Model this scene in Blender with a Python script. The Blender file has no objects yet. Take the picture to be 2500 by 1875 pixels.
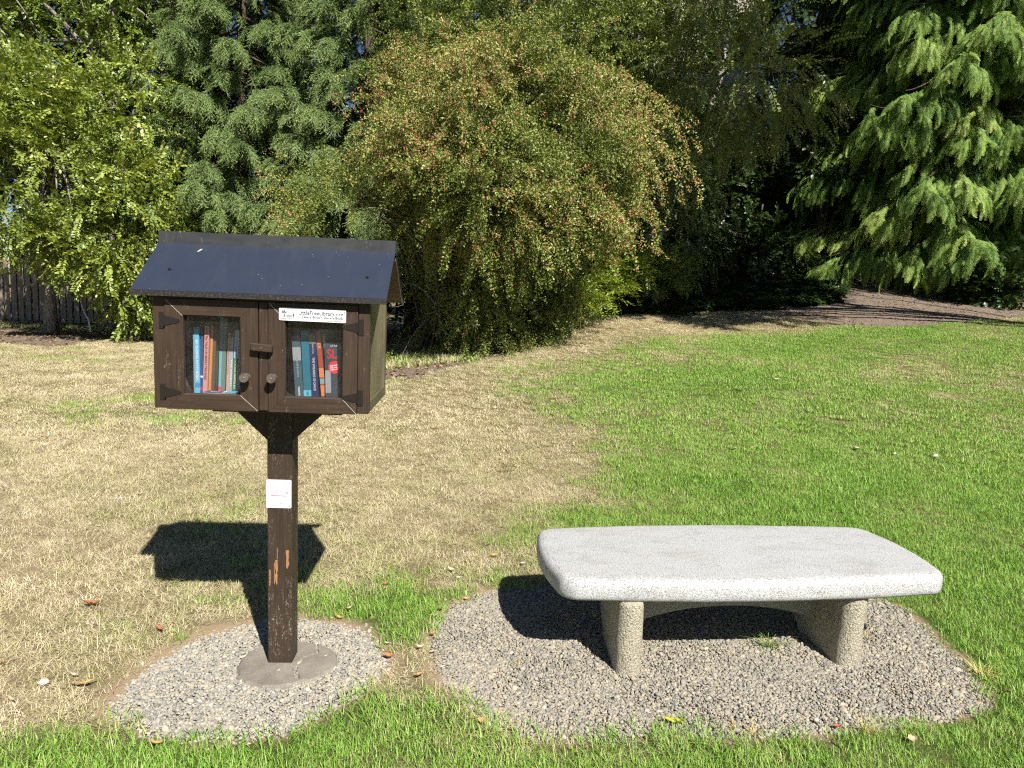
import bpy, bmesh, math, random
import numpy as np
from mathutils import Matrix, Vector

random.seed(7)
RNG = np.random.default_rng(11)
SC = bpy.context.scene
COL = SC.collection

# ------------------------------------------------------------------ camera
FPX, CAM_H = 1785.0, 1.42
PITCH, ROLL = math.radians(7.4), math.radians(2.32)
_f = np.array([0, math.cos(PITCH), -math.sin(PITCH)])
_u0 = np.array([0, math.sin(PITCH), math.cos(PITCH)])
_r0 = np.array([1.0, 0, 0])
_r = math.cos(ROLL) * _r0 + math.sin(ROLL) * _u0
_u = -math.sin(ROLL) * _r0 + math.cos(ROLL) * _u0
cam_d = bpy.data.cameras.new('camera')
cam_d.sensor_width = 36.0
cam_d.lens = 36.0 * FPX / 2500.0
cam_d.clip_start = 0.05
cam_d.clip_end = 2000.0
cam = bpy.data.objects.new('camera', cam_d)
COL.objects.link(cam)
M = Matrix(((_r[0], _u[0], -_f[0], 0), (_r[1], _u[1], -_f[1], 0), (_r[2], _u[2], -_f[2], CAM_H), (0, 0, 0, 1)))
cam.matrix_world = M
SC.camera = cam

# ------------------------------------------------------------------ sky, sun, exposure
SUN_DIR = Vector((-0.465, 0.90, -1.0)).normalized()
world = bpy.data.worlds.new('World')
SC.world = world
world.use_nodes = True
wn = world.node_tree.nodes
wn.clear()
sky = wn.new('ShaderNodeTexSky')
sky.sky_type = 'NISHITA'
sky.sun_disc = False
sky.air_density = 0.55
sky.dust_density = 0.15
sky.sun_elevation = math.asin(-SUN_DIR.z)
sky.sun_rotation = math.atan2(-SUN_DIR.x, -SUN_DIR.y)
bg = wn.new('ShaderNodeBackground')
bg.inputs[1].default_value = 0.05
wo = wn.new('ShaderNodeOutputWorld')
world.node_tree.links.new(sky.outputs[0], bg.inputs[0])
world.node_tree.links.new(bg.outputs[0], wo.inputs[0])
sun_d = bpy.data.lights.new('sun', 'SUN')
sun_d.energy = 5.0
sun_d.angle = math.radians(0.53)
sun_d.color = (1.0, 0.955, 0.88)
sun = bpy.data.objects.new('sun', sun_d)
COL.objects.link(sun)
sun.rotation_euler = SUN_DIR.to_track_quat('-Z', 'Y').to_euler()
sun.location = (4, -6, 12)
SC.view_settings.view_transform = 'Standard'
SC.view_settings.look = 'None'
SC.view_settings.exposure = 0.82
SC.view_settings.gamma = 1.0
SC.view_settings.use_curve_mapping = False
SC.render.engine = 'CYCLES'
SC.cycles.max_bounces = 5
SC.cycles.adaptive_threshold = 0.03
SC.cycles.diffuse_bounces = 2
SC.cycles.glossy_bounces = 3
SC.cycles.transmission_bounces = 3
SC.cycles.transparent_max_bounces = 8
SC.cycles.caustics_reflective = False
SC.cycles.caustics_refractive = False
SC.cycles.use_denoising = False
SC.cycles.filter_width = 1.2


# ------------------------------------------------------------------ terrain and pixel helpers
def smooth(t):
    t = np.clip(t, 0, 1)
    return t * t * (3 - 2 * t)


def ramp(y, y0, w):
    d = np.maximum(0, y - y0)
    return np.where(d < w, d * d / (2 * w), d - w / 2)


def terrain(x, y):
    x = np.asarray(x, float)
    y = np.asarray(y, float)
    s = 0.105 * smooth((x + 4.5) / 7.0) + 0.03 * smooth((x - 3.0) / 6.0)
    yy = np.minimum(y, 60)
    z = s * ramp(yy, 3.4, 2.0)
    z = z + 0.15 * smooth((x + 1.0) / 5.0) * ramp(yy, 16.0, 3.0)
    z = z + 0.012 * np.sin(x * 1.7 + y * 0.9) * smooth((y - 3.5) / 4) + 0.006 * np.sin(x * 4.1 - y * 3.3) * smooth((y - 3.0) / 3)
    return z


def ray(px, py):
    return _f + (px - 1250.0) / FPX * _r - (py - 937.5) / FPX * _u


def at(px, py, Y):
    """world point seen at photo pixel (px,py) standing at distance Y"""
    d = ray(px, py)
    t = Y / d[1]
    return np.array([0, 0, CAM_H]) + d * t


def ground_at(px, py):
    d = ray(px, py)
    lo, hi = 0.5, 60.0
    ts = np.linspace(0.5, 60, 6000)
    P = np.array([0, 0, CAM_H])[None] + ts[:, None] * d[None]
    below = P[:, 2] < terrain(P[:, 0], P[:, 1])
    i = int(np.argmax(below)) if below.any() else len(ts) - 1
    p = P[i]
    return np.array([p[0], p[1], float(terrain(p[0], p[1]))])


def poly_w(pts):
    return np.array([ground_at(*p)[:2] for p in pts])


def inside(poly, x, y):
    n = len(poly)
    res = np.zeros(x.shape, bool)
    j = n - 1
    for i in range(n):
        xi, yi = poly[i]
        xj, yj = poly[j]
        if yi != yj:
            c = ((yi > y) != (yj > y)) & (x < (xj - xi) * (y - yi) / (yj - yi) + xi)
            res ^= c
        j = i
    return res


def poly_dist(poly, x, y):
    d = np.full(x.shape, 1e9)
    n = len(poly)
    for i in range(n):
        a = poly[i]
        b = poly[(i + 1) % n]
        ab = b - a
        t = np.clip(((x - a[0]) * ab[0] + (y - a[1]) * ab[1]) / (ab @ ab + 1e-12), 0, 1)
        d = np.minimum(d, np.hypot(x - a[0] - t * ab[0], y - a[1] - t * ab[1]))
    return np.where(inside(poly, x, y), -d, d)


def vnoise(x, y, s, seed=0):
    x = np.asarray(x) / s + 100.3 + seed * 17.7
    y = np.asarray(y) / s + 57.1 + seed * 9.1
    ix, iy = np.floor(x).astype(np.int64), np.floor(y).astype(np.int64)
    fx, fy = smooth(x - ix), smooth(y - iy)

    def h(a, b):
        v = (a * 374761393 + b * 668265263 + seed * 1442695) & 0x7fffffff
        v = ((v ^ (v >> 13)) * 1274126177) & 0x7fffffff
        return ((v ^ (v >> 16)) & 0xffff) / 65535.0
    return (h(ix, iy) * (1 - fx) + h(ix + 1, iy) * fx) * (1 - fy) + (h(ix, iy + 1) * (1 - fx) + h(ix + 1, iy + 1) * fx) * fy


def catmull(pts, n=8):
    """closed smooth polygon through pts"""
    P = np.asarray(pts, float)
    k = len(P)
    out = []
    for i in range(k):
        p0, p1, p2, p3 = P[(i - 1) % k], P[i], P[(i + 1) % k], P[(i + 2) % k]
        for t in np.linspace(0, 1, n, endpoint=False):
            out.append(0.5 * (2 * p1 + (p2 - p0) * t + (2 * p0 - 5 * p1 + 4 * p2 - p3) * t * t + (3 * p1 - p0 - 3 * p2 + p3) * t ** 3))
    return np.array(out)


# ------------------------------------------------------------------ materials
def mat(name, rough=0.7, spec=0.3, base=(0.5, 0.5, 0.5), metal=0.0):
    m = bpy.data.materials.new(name)
    m.use_nodes = True
    b = m.node_tree.nodes['Principled BSDF']
    b.inputs['Base Color'].default_value = (*base, 1)
    b.inputs['Roughness'].default_value = rough
    b.inputs['Specular IOR Level'].default_value = spec
    b.inputs['Metallic'].default_value = metal
    return m


class NT:
    """small node helper"""
    def __init__(self, m):
        self.m = m
        self.t = m.node_tree
        self.b = self.t.nodes.get('Principled BSDF')

    def n(self, typ, **kw):
        nd = self.t.nodes.new(typ)
        for k, v in kw.items():
            setattr(nd, k, v)
        return nd

    def l(self, a, b):
        self.t.links.new(a, b)

    def coord(self, scale=(1, 1, 1), kind='Object', rot=(0, 0, 0)):
        c = self.n('ShaderNodeTexCoord')
        mp = self.n('ShaderNodeMapping')
        mp.inputs['Scale'].default_value = scale
        mp.inputs['Rotation'].default_value = rot
        self.l(c.outputs[kind], mp.inputs[0])
        return mp.outputs[0]

    def noise(self, vec, scale, detail=4, rough=0.55):
        nd = self.n('ShaderNodeTexNoise')
        nd.inputs['Scale'].default_value = scale
        nd.inputs['Detail'].default_value = detail
        nd.inputs['Roughness'].default_value = rough
        if vec is not None:
            self.l(vec, nd.inputs['Vector'])
        return nd.outputs[0]

    def voro(self, vec, scale, out='Distance', feature='F1'):
        nd = self.n('ShaderNodeTexVoronoi')
        nd.feature = feature
        nd.inputs['Scale'].default_value = scale
        self.l(vec, nd.inputs['Vector'])
        return nd.outputs[out]

    def ramp(self, fac, stops, interp='LINEAR'):
        nd = self.n('ShaderNodeValToRGB')
        nd.color_ramp.interpolation = interp
        e = nd.color_ramp.elements
        while len(e) < len(stops):
            e.new(0.5)
        for i, (p, c) in enumerate(stops):
            e[i].position = p
            e[i].color = (*c, 1) if len(c) == 3 else c
        self.l(fac, nd.inputs[0])
        return nd.outputs[0]

    def mix(self, fac, a, b, mode='MIX'):
        nd = self.n('ShaderNodeMix', data_type='RGBA', blend_type=mode)
        for s, v in ((nd.inputs[0], fac), (nd.inputs[6], a), (nd.inputs[7], b)):
            if isinstance(v, (int, float)):
                s.default_value = v
            elif isinstance(v, tuple):
                s.default_value = (*v, 1)
            else:
                self.l(v, s)
        return nd.outputs[2]

    def math(self, op, a, b=0.0):
        nd = self.n('ShaderNodeMath', operation=op)
        for s, v in ((nd.inputs[0], a), (nd.inputs[1], b)):
            if isinstance(v, (int, float)):
                s.default_value = v
            else:
                self.l(v, s)
        return nd.outputs[0]

    def attr(self, name, kind='GEOMETRY', out='Fac'):
        nd = self.n('ShaderNodeAttribute', attribute_type=kind, attribute_name=name)
        return nd.outputs[out]

    def bump(self, h, strength=0.3, dist=0.01):
        nd = self.n('ShaderNodeBump')
        nd.inputs['Strength'].default_value = strength
        nd.inputs['Distance'].default_value = dist
        self.l(h, nd.inputs['Height'])
        self.l(nd.outputs[0], self.b.inputs['Normal'])

    def color(self, c):
        self.l(c, self.b.inputs['Base Color'])


def leaf_mat(name, stops, trans=0.3, gloss=0.06, grough=0.4, tcol=(1.25, 1.2, 0.55)):
    """foliage: colour from per-twig tint and per-leaf lt, with light passing through the blade"""
    m = bpy.data.materials.new(name)
    m.use_nodes = True
    h = NT(m)
    t = h.t
    t.nodes.remove(h.b)
    tint = h.attr('tint', 'INSTANCER')
    lt = h.attr('lt', 'GEOMETRY')
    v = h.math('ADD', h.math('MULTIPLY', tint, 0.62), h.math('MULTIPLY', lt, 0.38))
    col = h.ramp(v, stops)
    d = h.n('ShaderNodeBsdfDiffuse')
    tr = h.n('ShaderNodeBsdfTranslucent')
    h.l(col, d.inputs[0])
    c2 = h.mix(1.0, col, tcol, 'MULTIPLY')
    h.l(c2, tr.inputs[0])
    ms = h.n('ShaderNodeMixShader')
    ms.inputs[0].default_value = trans
    h.l(d.outputs[0], ms.inputs[1])
    h.l(tr.outputs[0], ms.inputs[2])
    g = h.n('ShaderNodeBsdfGlossy')
    g.inputs['Roughness'].default_value = grough
    g.inputs[0].default_value = (1, 1, 1, 1)
    m2 = h.n('ShaderNodeMixShader')
    m2.inputs[0].default_value = gloss
    h.l(ms.outputs[0], m2.inputs[1])
    h.l(g.outputs[0], m2.inputs[2])
    h.l(m2.outputs[0], t.nodes['Material Output'].inputs[0])
    return m


def wood_mat(name, scale, c_dark, c_light, speck=0.0, axis=(1, 1, 1), fade=0.0):
    m = mat(name, 0.62, 0.35)
    h = NT(m)
    v = h.coord(tuple(scale[i] for i in range(3)))
    g = h.noise(v, 1.0, 6, 0.6)
    col = h.ramp(g, [(0.3, c_dark), (0.7, c_light)])
    big = h.noise(h.coord(), 5.0, 3)
    col = h.mix(h.ramp(big, [(0.35, (0, 0, 0)), (0.75, (0.4, 0.4, 0.4))]), col, tuple(min(1, x * 1.35) for x in c_light))
    if speck:
        vo = h.noise(h.coord((1, 1, 0.5)), 210.0, 4, 0.75)
        nz = h.noise(h.coord((1, 1, 0.25)), 55.0, 4, 0.7)
        nb = h.noise(h.coord((1, 1, 1)), 4.0, 2)
        s = h.math('MULTIPLY', h.ramp(vo, [(0.54, (0, 0, 0)), (0.60, (1, 1, 1))]), h.ramp(nz, [(0.60 - 0.06 * speck, (0, 0, 0)), (0.70 - 0.06 * speck, (1, 1, 1))]))
        s = h.math('MULTIPLY', s, h.ramp(nb, [(0.4, (0.15, 0.15, 0.15)), (0.6, (1, 1, 1))]))
        col = h.mix(h.math('MULTIPLY', s, 0.8), col, (0.34, 0.3, 0.24))
    h.color(col)
    h.bump(g, 0.35, 0.002)
    return m


MATS = {}
WD, WL = (0.020, 0.0118, 0.007), (0.056, 0.034, 0.02)
MATS['wood_v'] = wood_mat('brown_wood_upright', (160, 160, 7), WD, WL, 0.5)
MATS['wood_h'] = wood_mat('brown_wood_level', (7, 160, 160), WD, WL, 0.35)
MATS['wood_side_lit'] = wood_mat('brown_wood_side_lit', (60, 160, 9), (0.06, 0.052, 0.03), (0.13, 0.112, 0.066), 0.8)  # lighter olive: grazing sun on the sides is put into the colour
MATS['post'] = wood_mat('brown_wood_post', (190, 190, 6), (0.019, 0.0118, 0.0075), (0.052, 0.034, 0.0215), 2.2)
MATS['panel'] = wood_mat('rough_panel_lit', (330, 330, 9), (0.03, 0.024, 0.013), (0.26, 0.22, 0.13), 0.6)  # bright grain carries painted grazing sunlight on the side panels
MATS['soffit'] = wood_mat('soffit_wood', (6, 90, 90), (0.09, 0.055, 0.03), (0.16, 0.1, 0.055), 0.0)
MATS['bare_wood'] = wood_mat('bare_wood', (120, 120, 6), (0.22, 0.10, 0.045), (0.40, 0.21, 0.10))
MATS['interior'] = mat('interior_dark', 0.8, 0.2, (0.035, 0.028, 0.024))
MATS['caulk'] = mat('pale_joint', 0.6, 0.3, (0.5, 0.46, 0.4))
MATS['hinge'] = mat('dark_painted_iron', 0.38, 0.5, (0.017, 0.012, 0.0095))
MATS['knob'] = wood_mat('worn_knob', (60, 60, 60), (0.035, 0.027, 0.02), (0.13, 0.105, 0.08), 0.6)
MATS['screw'] = mat('screw_steel', 0.35, 0.5, (0.14, 0.115, 0.095), 0.5)
MATS['white_sign'] = mat('white_sign', 0.35, 0.4, (0.78, 0.79, 0.8))
MATS['ink'] = mat('dark_ink', 0.5, 0.3, (0.06, 0.065, 0.07))
MATS['ink_pale'] = mat('faded_ink', 0.5, 0.3, (0.36, 0.35, 0.33))
MATS['ink_red'] = mat('faded_red_ink', 0.5, 0.3, (0.55, 0.16, 0.22))
MATS['ink_teal'] = mat('faded_teal_ink', 0.5, 0.3, (0.5, 0.66, 0.66))
MATS['ink_yellow'] = mat('faded_yellow_ink', 0.5, 0.3, (0.72, 0.72, 0.5))
MATS['ink_violet'] = mat('faded_violet_ink', 0.5, 0.3, (0.66, 0.66, 0.74))


def roof_mat():
    m = mat('dark_painted_metal', 0.38, 0.55, (0.027, 0.034, 0.056))
    h = NT(m)
    vo = h.voro(h.coord(), 75.0)
    nz = h.noise(h.coord(), 22.0, 2)
    sp = h.math('MULTIPLY', h.ramp(vo, [(0.07, (1, 1, 1)), (0.12, (0, 0, 0))]), h.ramp(nz, [(0.6, (0, 0, 0)), (0.64, (1, 1, 1))]))
    st = h.noise(h.coord((9, 3, 3)), 3.0, 3)
    dust = h.ramp(st, [(0.5, (0, 0, 0)), (0.85, (0.045, 0.045, 0.045))])
    c = h.mix(dust, (0.027, 0.034, 0.056), (0.2, 0.2, 0.2))
    h.color(h.mix(h.math('MULTIPLY', sp, 0.8), c, (0.5, 0.5, 0.48)))
    r = h.noise(h.coord(), 9.0, 4)
    h.l(h.ramp(r, [(0.3, (0.26, 0.26, 0.26)), (0.7, (0.4, 0.4, 0.4))]), h.b.inputs['Roughness'])
    return m


MATS['roof'] = roof_mat()


def eave_mat():
    m = mat('eave_edge', 0.6, 0.4)
    h = NT(m)
    nz = h.noise(h.coord((40, 60, 60)), 3.0, 6, 0.7)
    h.color(h.ramp(nz, [(0.5, (0.016, 0.014, 0.012)), (0.78, (0.12, 0.105, 0.085))]))
    return m


MATS['eave'] = eave_mat()
MATS['cap'] = wood_mat('cap_dark_reflection', (14, 30, 30), (0.018, 0.019, 0.021), (0.04, 0.042, 0.045), 0.5)  # roof metal again, weathered; its dark reflection is put into the colour


def pane_mat():
    m = bpy.data.materials.new('clear_acrylic')
    m.use_nodes = True
    h = NT(m)
    h.t.nodes.remove(h.b)
    tp = h.n('ShaderNodeBsdfTransparent')
    tp.inputs[0].default_value = (0.96, 0.97, 0.98, 1)
    gl = h.n('ShaderNodeBsdfGlossy')
    gl.inputs['Roughness'].default_value = 0.06
    df = h.n('ShaderNodeBsdfDiffuse')
    df.inputs[0].default_value = (0.7, 0.72, 0.75, 1)
    lw = h.n('ShaderNodeLayerWeight')
    lw.inputs[0].default_value = 0.5
    refl = h.math('ADD', h.math('MULTIPLY', h.math('POWER', lw.outputs['Facing'], 4.0), 0.8), 0.035)
    m1 = h.n('ShaderNodeMixShader')
    h.l(refl, m1.inputs[0])
    h.l(tp.outputs[0], m1.inputs[1])
    h.l(gl.outputs[0], m1.inputs[2])
    m2 = h.n('ShaderNodeMixShader')
    nz = h.noise(h.coord(), 18.0, 5)
    sp = h.voro(h.coord(), 120.0)
    f = h.math('ADD', h.ramp(nz, [(0.35, (0.002, 0.002, 0.002)), (0.8, (0.016, 0.016, 0.016))]), h.math('MULTIPLY', h.ramp(sp, [(0.06, (1, 1, 1)), (0.09, (0, 0, 0))]), 0.12))
    h.l(f, m2.inputs[0])
    h.l(m1.outputs[0], m2.inputs[1])
    h.l(df.outputs[0], m2.inputs[2])
    h.l(m2.outputs[0], h.t.nodes['Material Output'].inputs[0])
    return m


MATS['pane'] = pane_mat()


def granite_mat(name, light, warm, rough, bump):
    m = mat(name, rough, 0.3)
    h = NT(m)
    v = h.coord()
    a = h.noise(v, 250.0, 2, 0.6)
    b = h.noise(v, 140.0, 3, 0.6)
    vo = h.voro(v, 200.0)
    c = h.ramp(a, [(0.36, tuple(x * 0.36 for x in light)), (0.5, tuple(x * 0.92 for x in light)), (0.7, tuple(min(1, x * 1.14) for x in light))])
    dk = h.math('MULTIPLY', h.ramp(b, [(0.52, (0, 0, 0)), (0.60, (1, 1, 1))]), h.ramp(vo, [(0.25, (1, 1, 1)), (0.42, (0, 0, 0))]))
    c = h.mix(h.math('MULTIPLY', dk, 0.85), c, (0.09, 0.09, 0.085))
    big = h.noise(v, 4.0, 4)
    c = h.mix(h.ramp(big, [(0.4, (0, 0, 0)), (0.75, (0.5, 0.5, 0.5))]), c, warm, 'MULTIPLY')
    wear = h.noise(h.coord((1.0, 2.2, 1.0)), 7.0, 6, 0.7)
    c = h.mix(h.ramp(wear, [(0.5, (0, 0, 0)), (0.68, (0.30, 0.30, 0.30))]), c, tuple(x * 0.55 for x in warm), 'MULTIPLY')
    h.color(c)
    n2 = h.noise(v, 120.0 if bump > 0.5 else 260.0, 3, 0.6)
    h.bump(n2, bump, 0.012 if bump > 0.5 else 0.002)
    return m


MATS['granite'] = granite_mat('pale_granite', (0.52, 0.523, 0.525), (0.90, 0.87, 0.80), 0.55, 0.25)
MATS['granite_leg'] = granite_mat('weathered_granite', (0.52, 0.475, 0.365), (0.82, 0.76, 0.62), 0.85, 1.0)


def concrete_mat():
    m = mat('old_concrete', 0.9, 0.2)
    h = NT(m)
    v = h.coord()
    a = h.noise(v, 9.0, 6, 0.65)
    b = h.noise(v, 160.0, 3)
    c = h.ramp(a, [(0.3, (0.14, 0.12, 0.10)), (0.7, (0.27, 0.24, 0.2))])
    c = h.mix(h.ramp(b, [(0.45, (0, 0, 0)), (0.75, (0.5, 0.5, 0.5))]), c, (0.4, 0.37, 0.32))
    h.color(c)
    h.bump(b, 0.4, 0.004)
    return m


MATS['concrete'] = concrete_mat()


def ground_mat():
    m = mat('lawn_soil', 0.95, 0.1)
    h = NT(m)
    a = h.n('ShaderNodeAttribute', attribute_type='GEOMETRY', attribute_name='gmask')
    sep = h.n('ShaderNodeSeparateColor')
    h.l(a.outputs['Color'], sep.inputs[0])
    v = h.coord()
    f = h.noise(v, 45.0, 6, 0.7)
    g = h.noise(v, 9.0, 4, 0.6)
    st = h.noise(h.coord((1, 1, 1)), 160.0, 3, 0.7)
    green = h.ramp(f, [(0.3, (0.03, 0.045, 0.01)), (0.7, (0.1, 0.14, 0.03))])
    straw = h.ramp(f, [(0.3, (0.12, 0.09, 0.05)), (0.7, (0.34, 0.27, 0.16))])
    c = h.mix(sep.outputs[0], green, straw)
    dirt = h.ramp(st, [(0.3, (0.24, 0.175, 0.11)), (0.7, (0.42, 0.32, 0.21))])
    dirt = h.mix(h.ramp(g, [(0.4, (0, 0, 0)), (0.7, (0.6, 0.6, 0.6))]), dirt, (0.30, 0.22, 0.135))
    c = h.mix(sep.outputs[1], c, dirt)
    mulch = h.ramp(st, [(0.3, (0.09, 0.068, 0.05)), (0.7, (0.30, 0.235, 0.18))])
    c = h.mix(sep.outputs[2], c, mulch)
    h.color(c)
    h.bump(st, 0.6, 0.012)
    return m


MATS['ground'] = ground_mat()


def pebble_mat(name, tone):
    m = mat(name, 0.7, 0.3)
    h = NT(m)
    t = h.attr('tint', 'INSTANCER')
    c = h.ramp(t, [(0.0, tuple(x * 0.42 for x in tone)), (0.3, (tone[0] * 0.72, tone[1] * 0.75, tone[2] * 0.82)), (0.55, tone), (0.75, (tone[0] * 1.18, tone[1] * 1.12, tone[2] * 0.95)),
                   (0.9, (tone[0] * 1.4, tone[1] * 1.4, tone[2] * 1.35)), (1.0, (tone[0] * 1.2, tone[1] * 0.85, tone[2] * 0.6))])
    nz = h.noise(h.coord(), 140.0, 3)
    h.color(h.mix(h.ramp(nz, [(0.4, (0, 0, 0)), (0.7, (0.35, 0.35, 0.35))]), c, tuple(x * 1.5 for x in tone)))
    return m


MATS['pebble_grey'] = pebble_mat('pale_grey_pebbles', (0.318, 0.296, 0.25))
MATS['pebble_brown'] = pebble_mat('brown_grey_pebbles', (0.292, 0.266, 0.219))
MATS['chips'] = leaf_mat('mulch_chips', [(0.0, (0.06, 0.042, 0.03)), (0.5, (0.21, 0.155, 0.115)), (1.0, (0.46, 0.37, 0.29))], 0.0, 0.02)
MATS['litter'] = leaf_mat('leaf_litter', [(0.0, (0.07, 0.045, 0.025)), (0.5, (0.2, 0.14, 0.08)), (1.0, (0.42, 0.31, 0.18))], 0.1, 0.03)
MATS['grass'] = leaf_mat('lawn_blades', [(0.0, (0.10, 0.255, 0.024)), (0.2, (0.21, 0.40, 0.05)), (0.4, (0.36, 0.48, 0.12)), (0.56, (0.48, 0.45, 0.22)), (0.75, (0.65, 0.55, 0.37)), (1.0, (0.86, 0.765, 0.585))], 0.25, 0.02, 0.5, (1.1, 1.1, 0.8))
# foliage kinds
MATS['lime_leaf'] = leaf_mat('lime_oval_leaves', [(0.0, (0.06, 0.1, 0.014)), (0.45, (0.19, 0.26, 0.036)), (0.8, (0.40, 0.45, 0.095)), (1.0, (0.56, 0.53, 0.2))], 0.2, 0.05, 0.42)
MATS['dark_leaf'] = leaf_mat('dark_leaves', [(0.0, (0.015, 0.03, 0.008)), (0.6, (0.04, 0.07, 0.017)), (1.0, (0.09, 0.14, 0.03))], 0.18, 0.03)  # deep shade of the backdrop is put into this leaf colour
MATS['berry_leaf'] = leaf_mat('olive_small_leaves', [(0.0, (0.05, 0.085, 0.014)), (0.35, (0.17, 0.215, 0.042)), (0.65, (0.36, 0.38, 0.11)), (1.0, (0.58, 0.51, 0.23))], 0.14, 0.03, 0.45)
MATS['green_leaf'] = leaf_mat('fresh_small_leaves', [(0.0, (0.06, 0.1, 0.018)), (0.5, (0.18, 0.24, 0.045)), (1.0, (0.37, 0.41, 0.11))], 0.18, 0.03, 0.45)
MATS['birch_leaf'] = leaf_mat('birch_leaves', [(0.0, (0.035, 0.06, 0.018)), (0.5, (0.14, 0.185, 0.055)), (1.0, (0.38, 0.39, 0.15))], 0.22, 0.03, 0.4)
MATS['spruce'] = leaf_mat('blue_green_needles', [(0.0, (0.025, 0.05, 0.018)), (0.45, (0.115, 0.18, 0.055)), (0.8, (0.27, 0.36, 0.125)), (1.0, (0.43, 0.50, 0.21))], 0.06, 0.02, 0.5)
MATS['cedar'] = leaf_mat('cedar_sprays', [(0.0, (0.022, 0.06, 0.014)), (0.4, (0.08, 0.175, 0.032)), (0.65, (0.24, 0.37, 0.075)), (1.0, (0.56, 0.62, 0.2))], 0.15, 0.02, 0.5)
MATS['elder_leaf'] = leaf_mat('bright_lime_leaves', [(0.0, (0.09, 0.15, 0.015)), (0.5, (0.23, 0.32, 0.035)), (1.0, (0.42, 0.47, 0.07))], 0.3, 0.04)
MATS['ivy'] = leaf_mat('ground_ivy', [(0.0, (0.015, 0.032, 0.009)), (1.0, (0.06, 0.1, 0.022))], 0.12, 0.03, 0.35)  # shade of the hollow is put into this dark tone
MATS['grass_tuft_green'] = mat('green_tuft', 0.6, 0.2, (0.17, 0.27, 0.045))
MATS['grass_tuft_straw'] = mat('straw_tuft', 0.6, 0.2, (0.52, 0.43, 0.16))
MATS['berry'] = mat('red_berries', 0.4, 0.4, (0.43, 0.175, 0.095))


def bark_mat(name, dark, light, band=False):
    m = mat(name, 0.9, 0.15)
    h = NT(m)
    n = h.noise(h.coord((12, 12, 3) if not band else (3, 3, 14)), 3.0, 5, 0.65)
    h.color(h.ramp(n, [(0.38, dark), (0.6 if not band else 0.46, light)]))
    h.bump(n, 0.5, 0.02)
    return m


MATS['bark'] = bark_mat('grey_brown_bark', (0.035, 0.026, 0.02), (0.13, 0.1, 0.075))
MATS['pale_bark'] = bark_mat('pale_grey_bark', (0.12, 0.1, 0.08), (0.36, 0.32, 0.27))
MATS['birch_bark'] = bark_mat('white_birch_bark', (0.035, 0.03, 0.027), (0.36, 0.34, 0.31), True)  # white bark greyed: the hollow's shade is put into its colour
MATS['fence'] = wood_mat('weathered_fence_wood', (40, 40, 1.6), (0.12, 0.095, 0.072), (0.30, 0.25, 0.2))
MATS['rail'] = wood_mat('orange_rail_wood', (2, 40, 40), (0.22, 0.12, 0.055), (0.4, 0.24, 0.11))
MATS['siding'] = mat('white_siding', 0.6, 0.3, (0.68, 0.69, 0.7))
MATS['beige'] = mat('beige_wall_paint', 0.8, 0.2, (0.36, 0.32, 0.27))
MATS['trim'] = mat('dark_gutter', 0.5, 0.4, (0.045, 0.042, 0.04))
MATS['house_roof'] = mat('house_roof', 0.85, 0.2, (0.09, 0.085, 0.08))
MATS['window_glass'] = mat('window_glass', 0.04, 0.9, (0.02, 0.045, 0.09), 0.0)  # blue reflection of the sky is put into the base colour


# ------------------------------------------------------------------ object helpers
def link(o, parent=None):
    COL.objects.link(o)
    if parent is not None:
        o.parent = parent
    return o


def mesh_obj(name, V, F, material, parent=None, smooth_f=False, loc=None):
    me = bpy.data.meshes.new(name)
    V = np.asarray(V, float)
    me.from_pydata(V.tolist(), [], [list(map(int, f)) for f in F])
    ms = material if isinstance(material, (list, tuple)) else [material]
    for mm in ms:
        me.materials.append(MATS[mm] if isinstance(mm, str) else mm)
    if smooth_f:
        me.polygons.foreach_set('use_smooth', np.ones(len(me.polygons), bool))
    me.update()
    o = bpy.data.objects.new(name, me)
    if loc is not None:
        o.location = loc
    return link(o, parent)


def tag(o, label=None, cat=None, group=None, kind=None):
    if label:
        o['label'] = label
    if cat:
        o['category'] = cat
    if group:
        o['group'] = group
    if kind:
        o['kind'] = kind
    return o


def empty(name, loc=(0, 0, 0), rz=0.0):
    o = bpy.data.objects.new(name, None)
    o.empty_display_size = 0.2
    o.location = loc
    o.rotation_euler = (0, 0, rz)
    return link(o)


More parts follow.
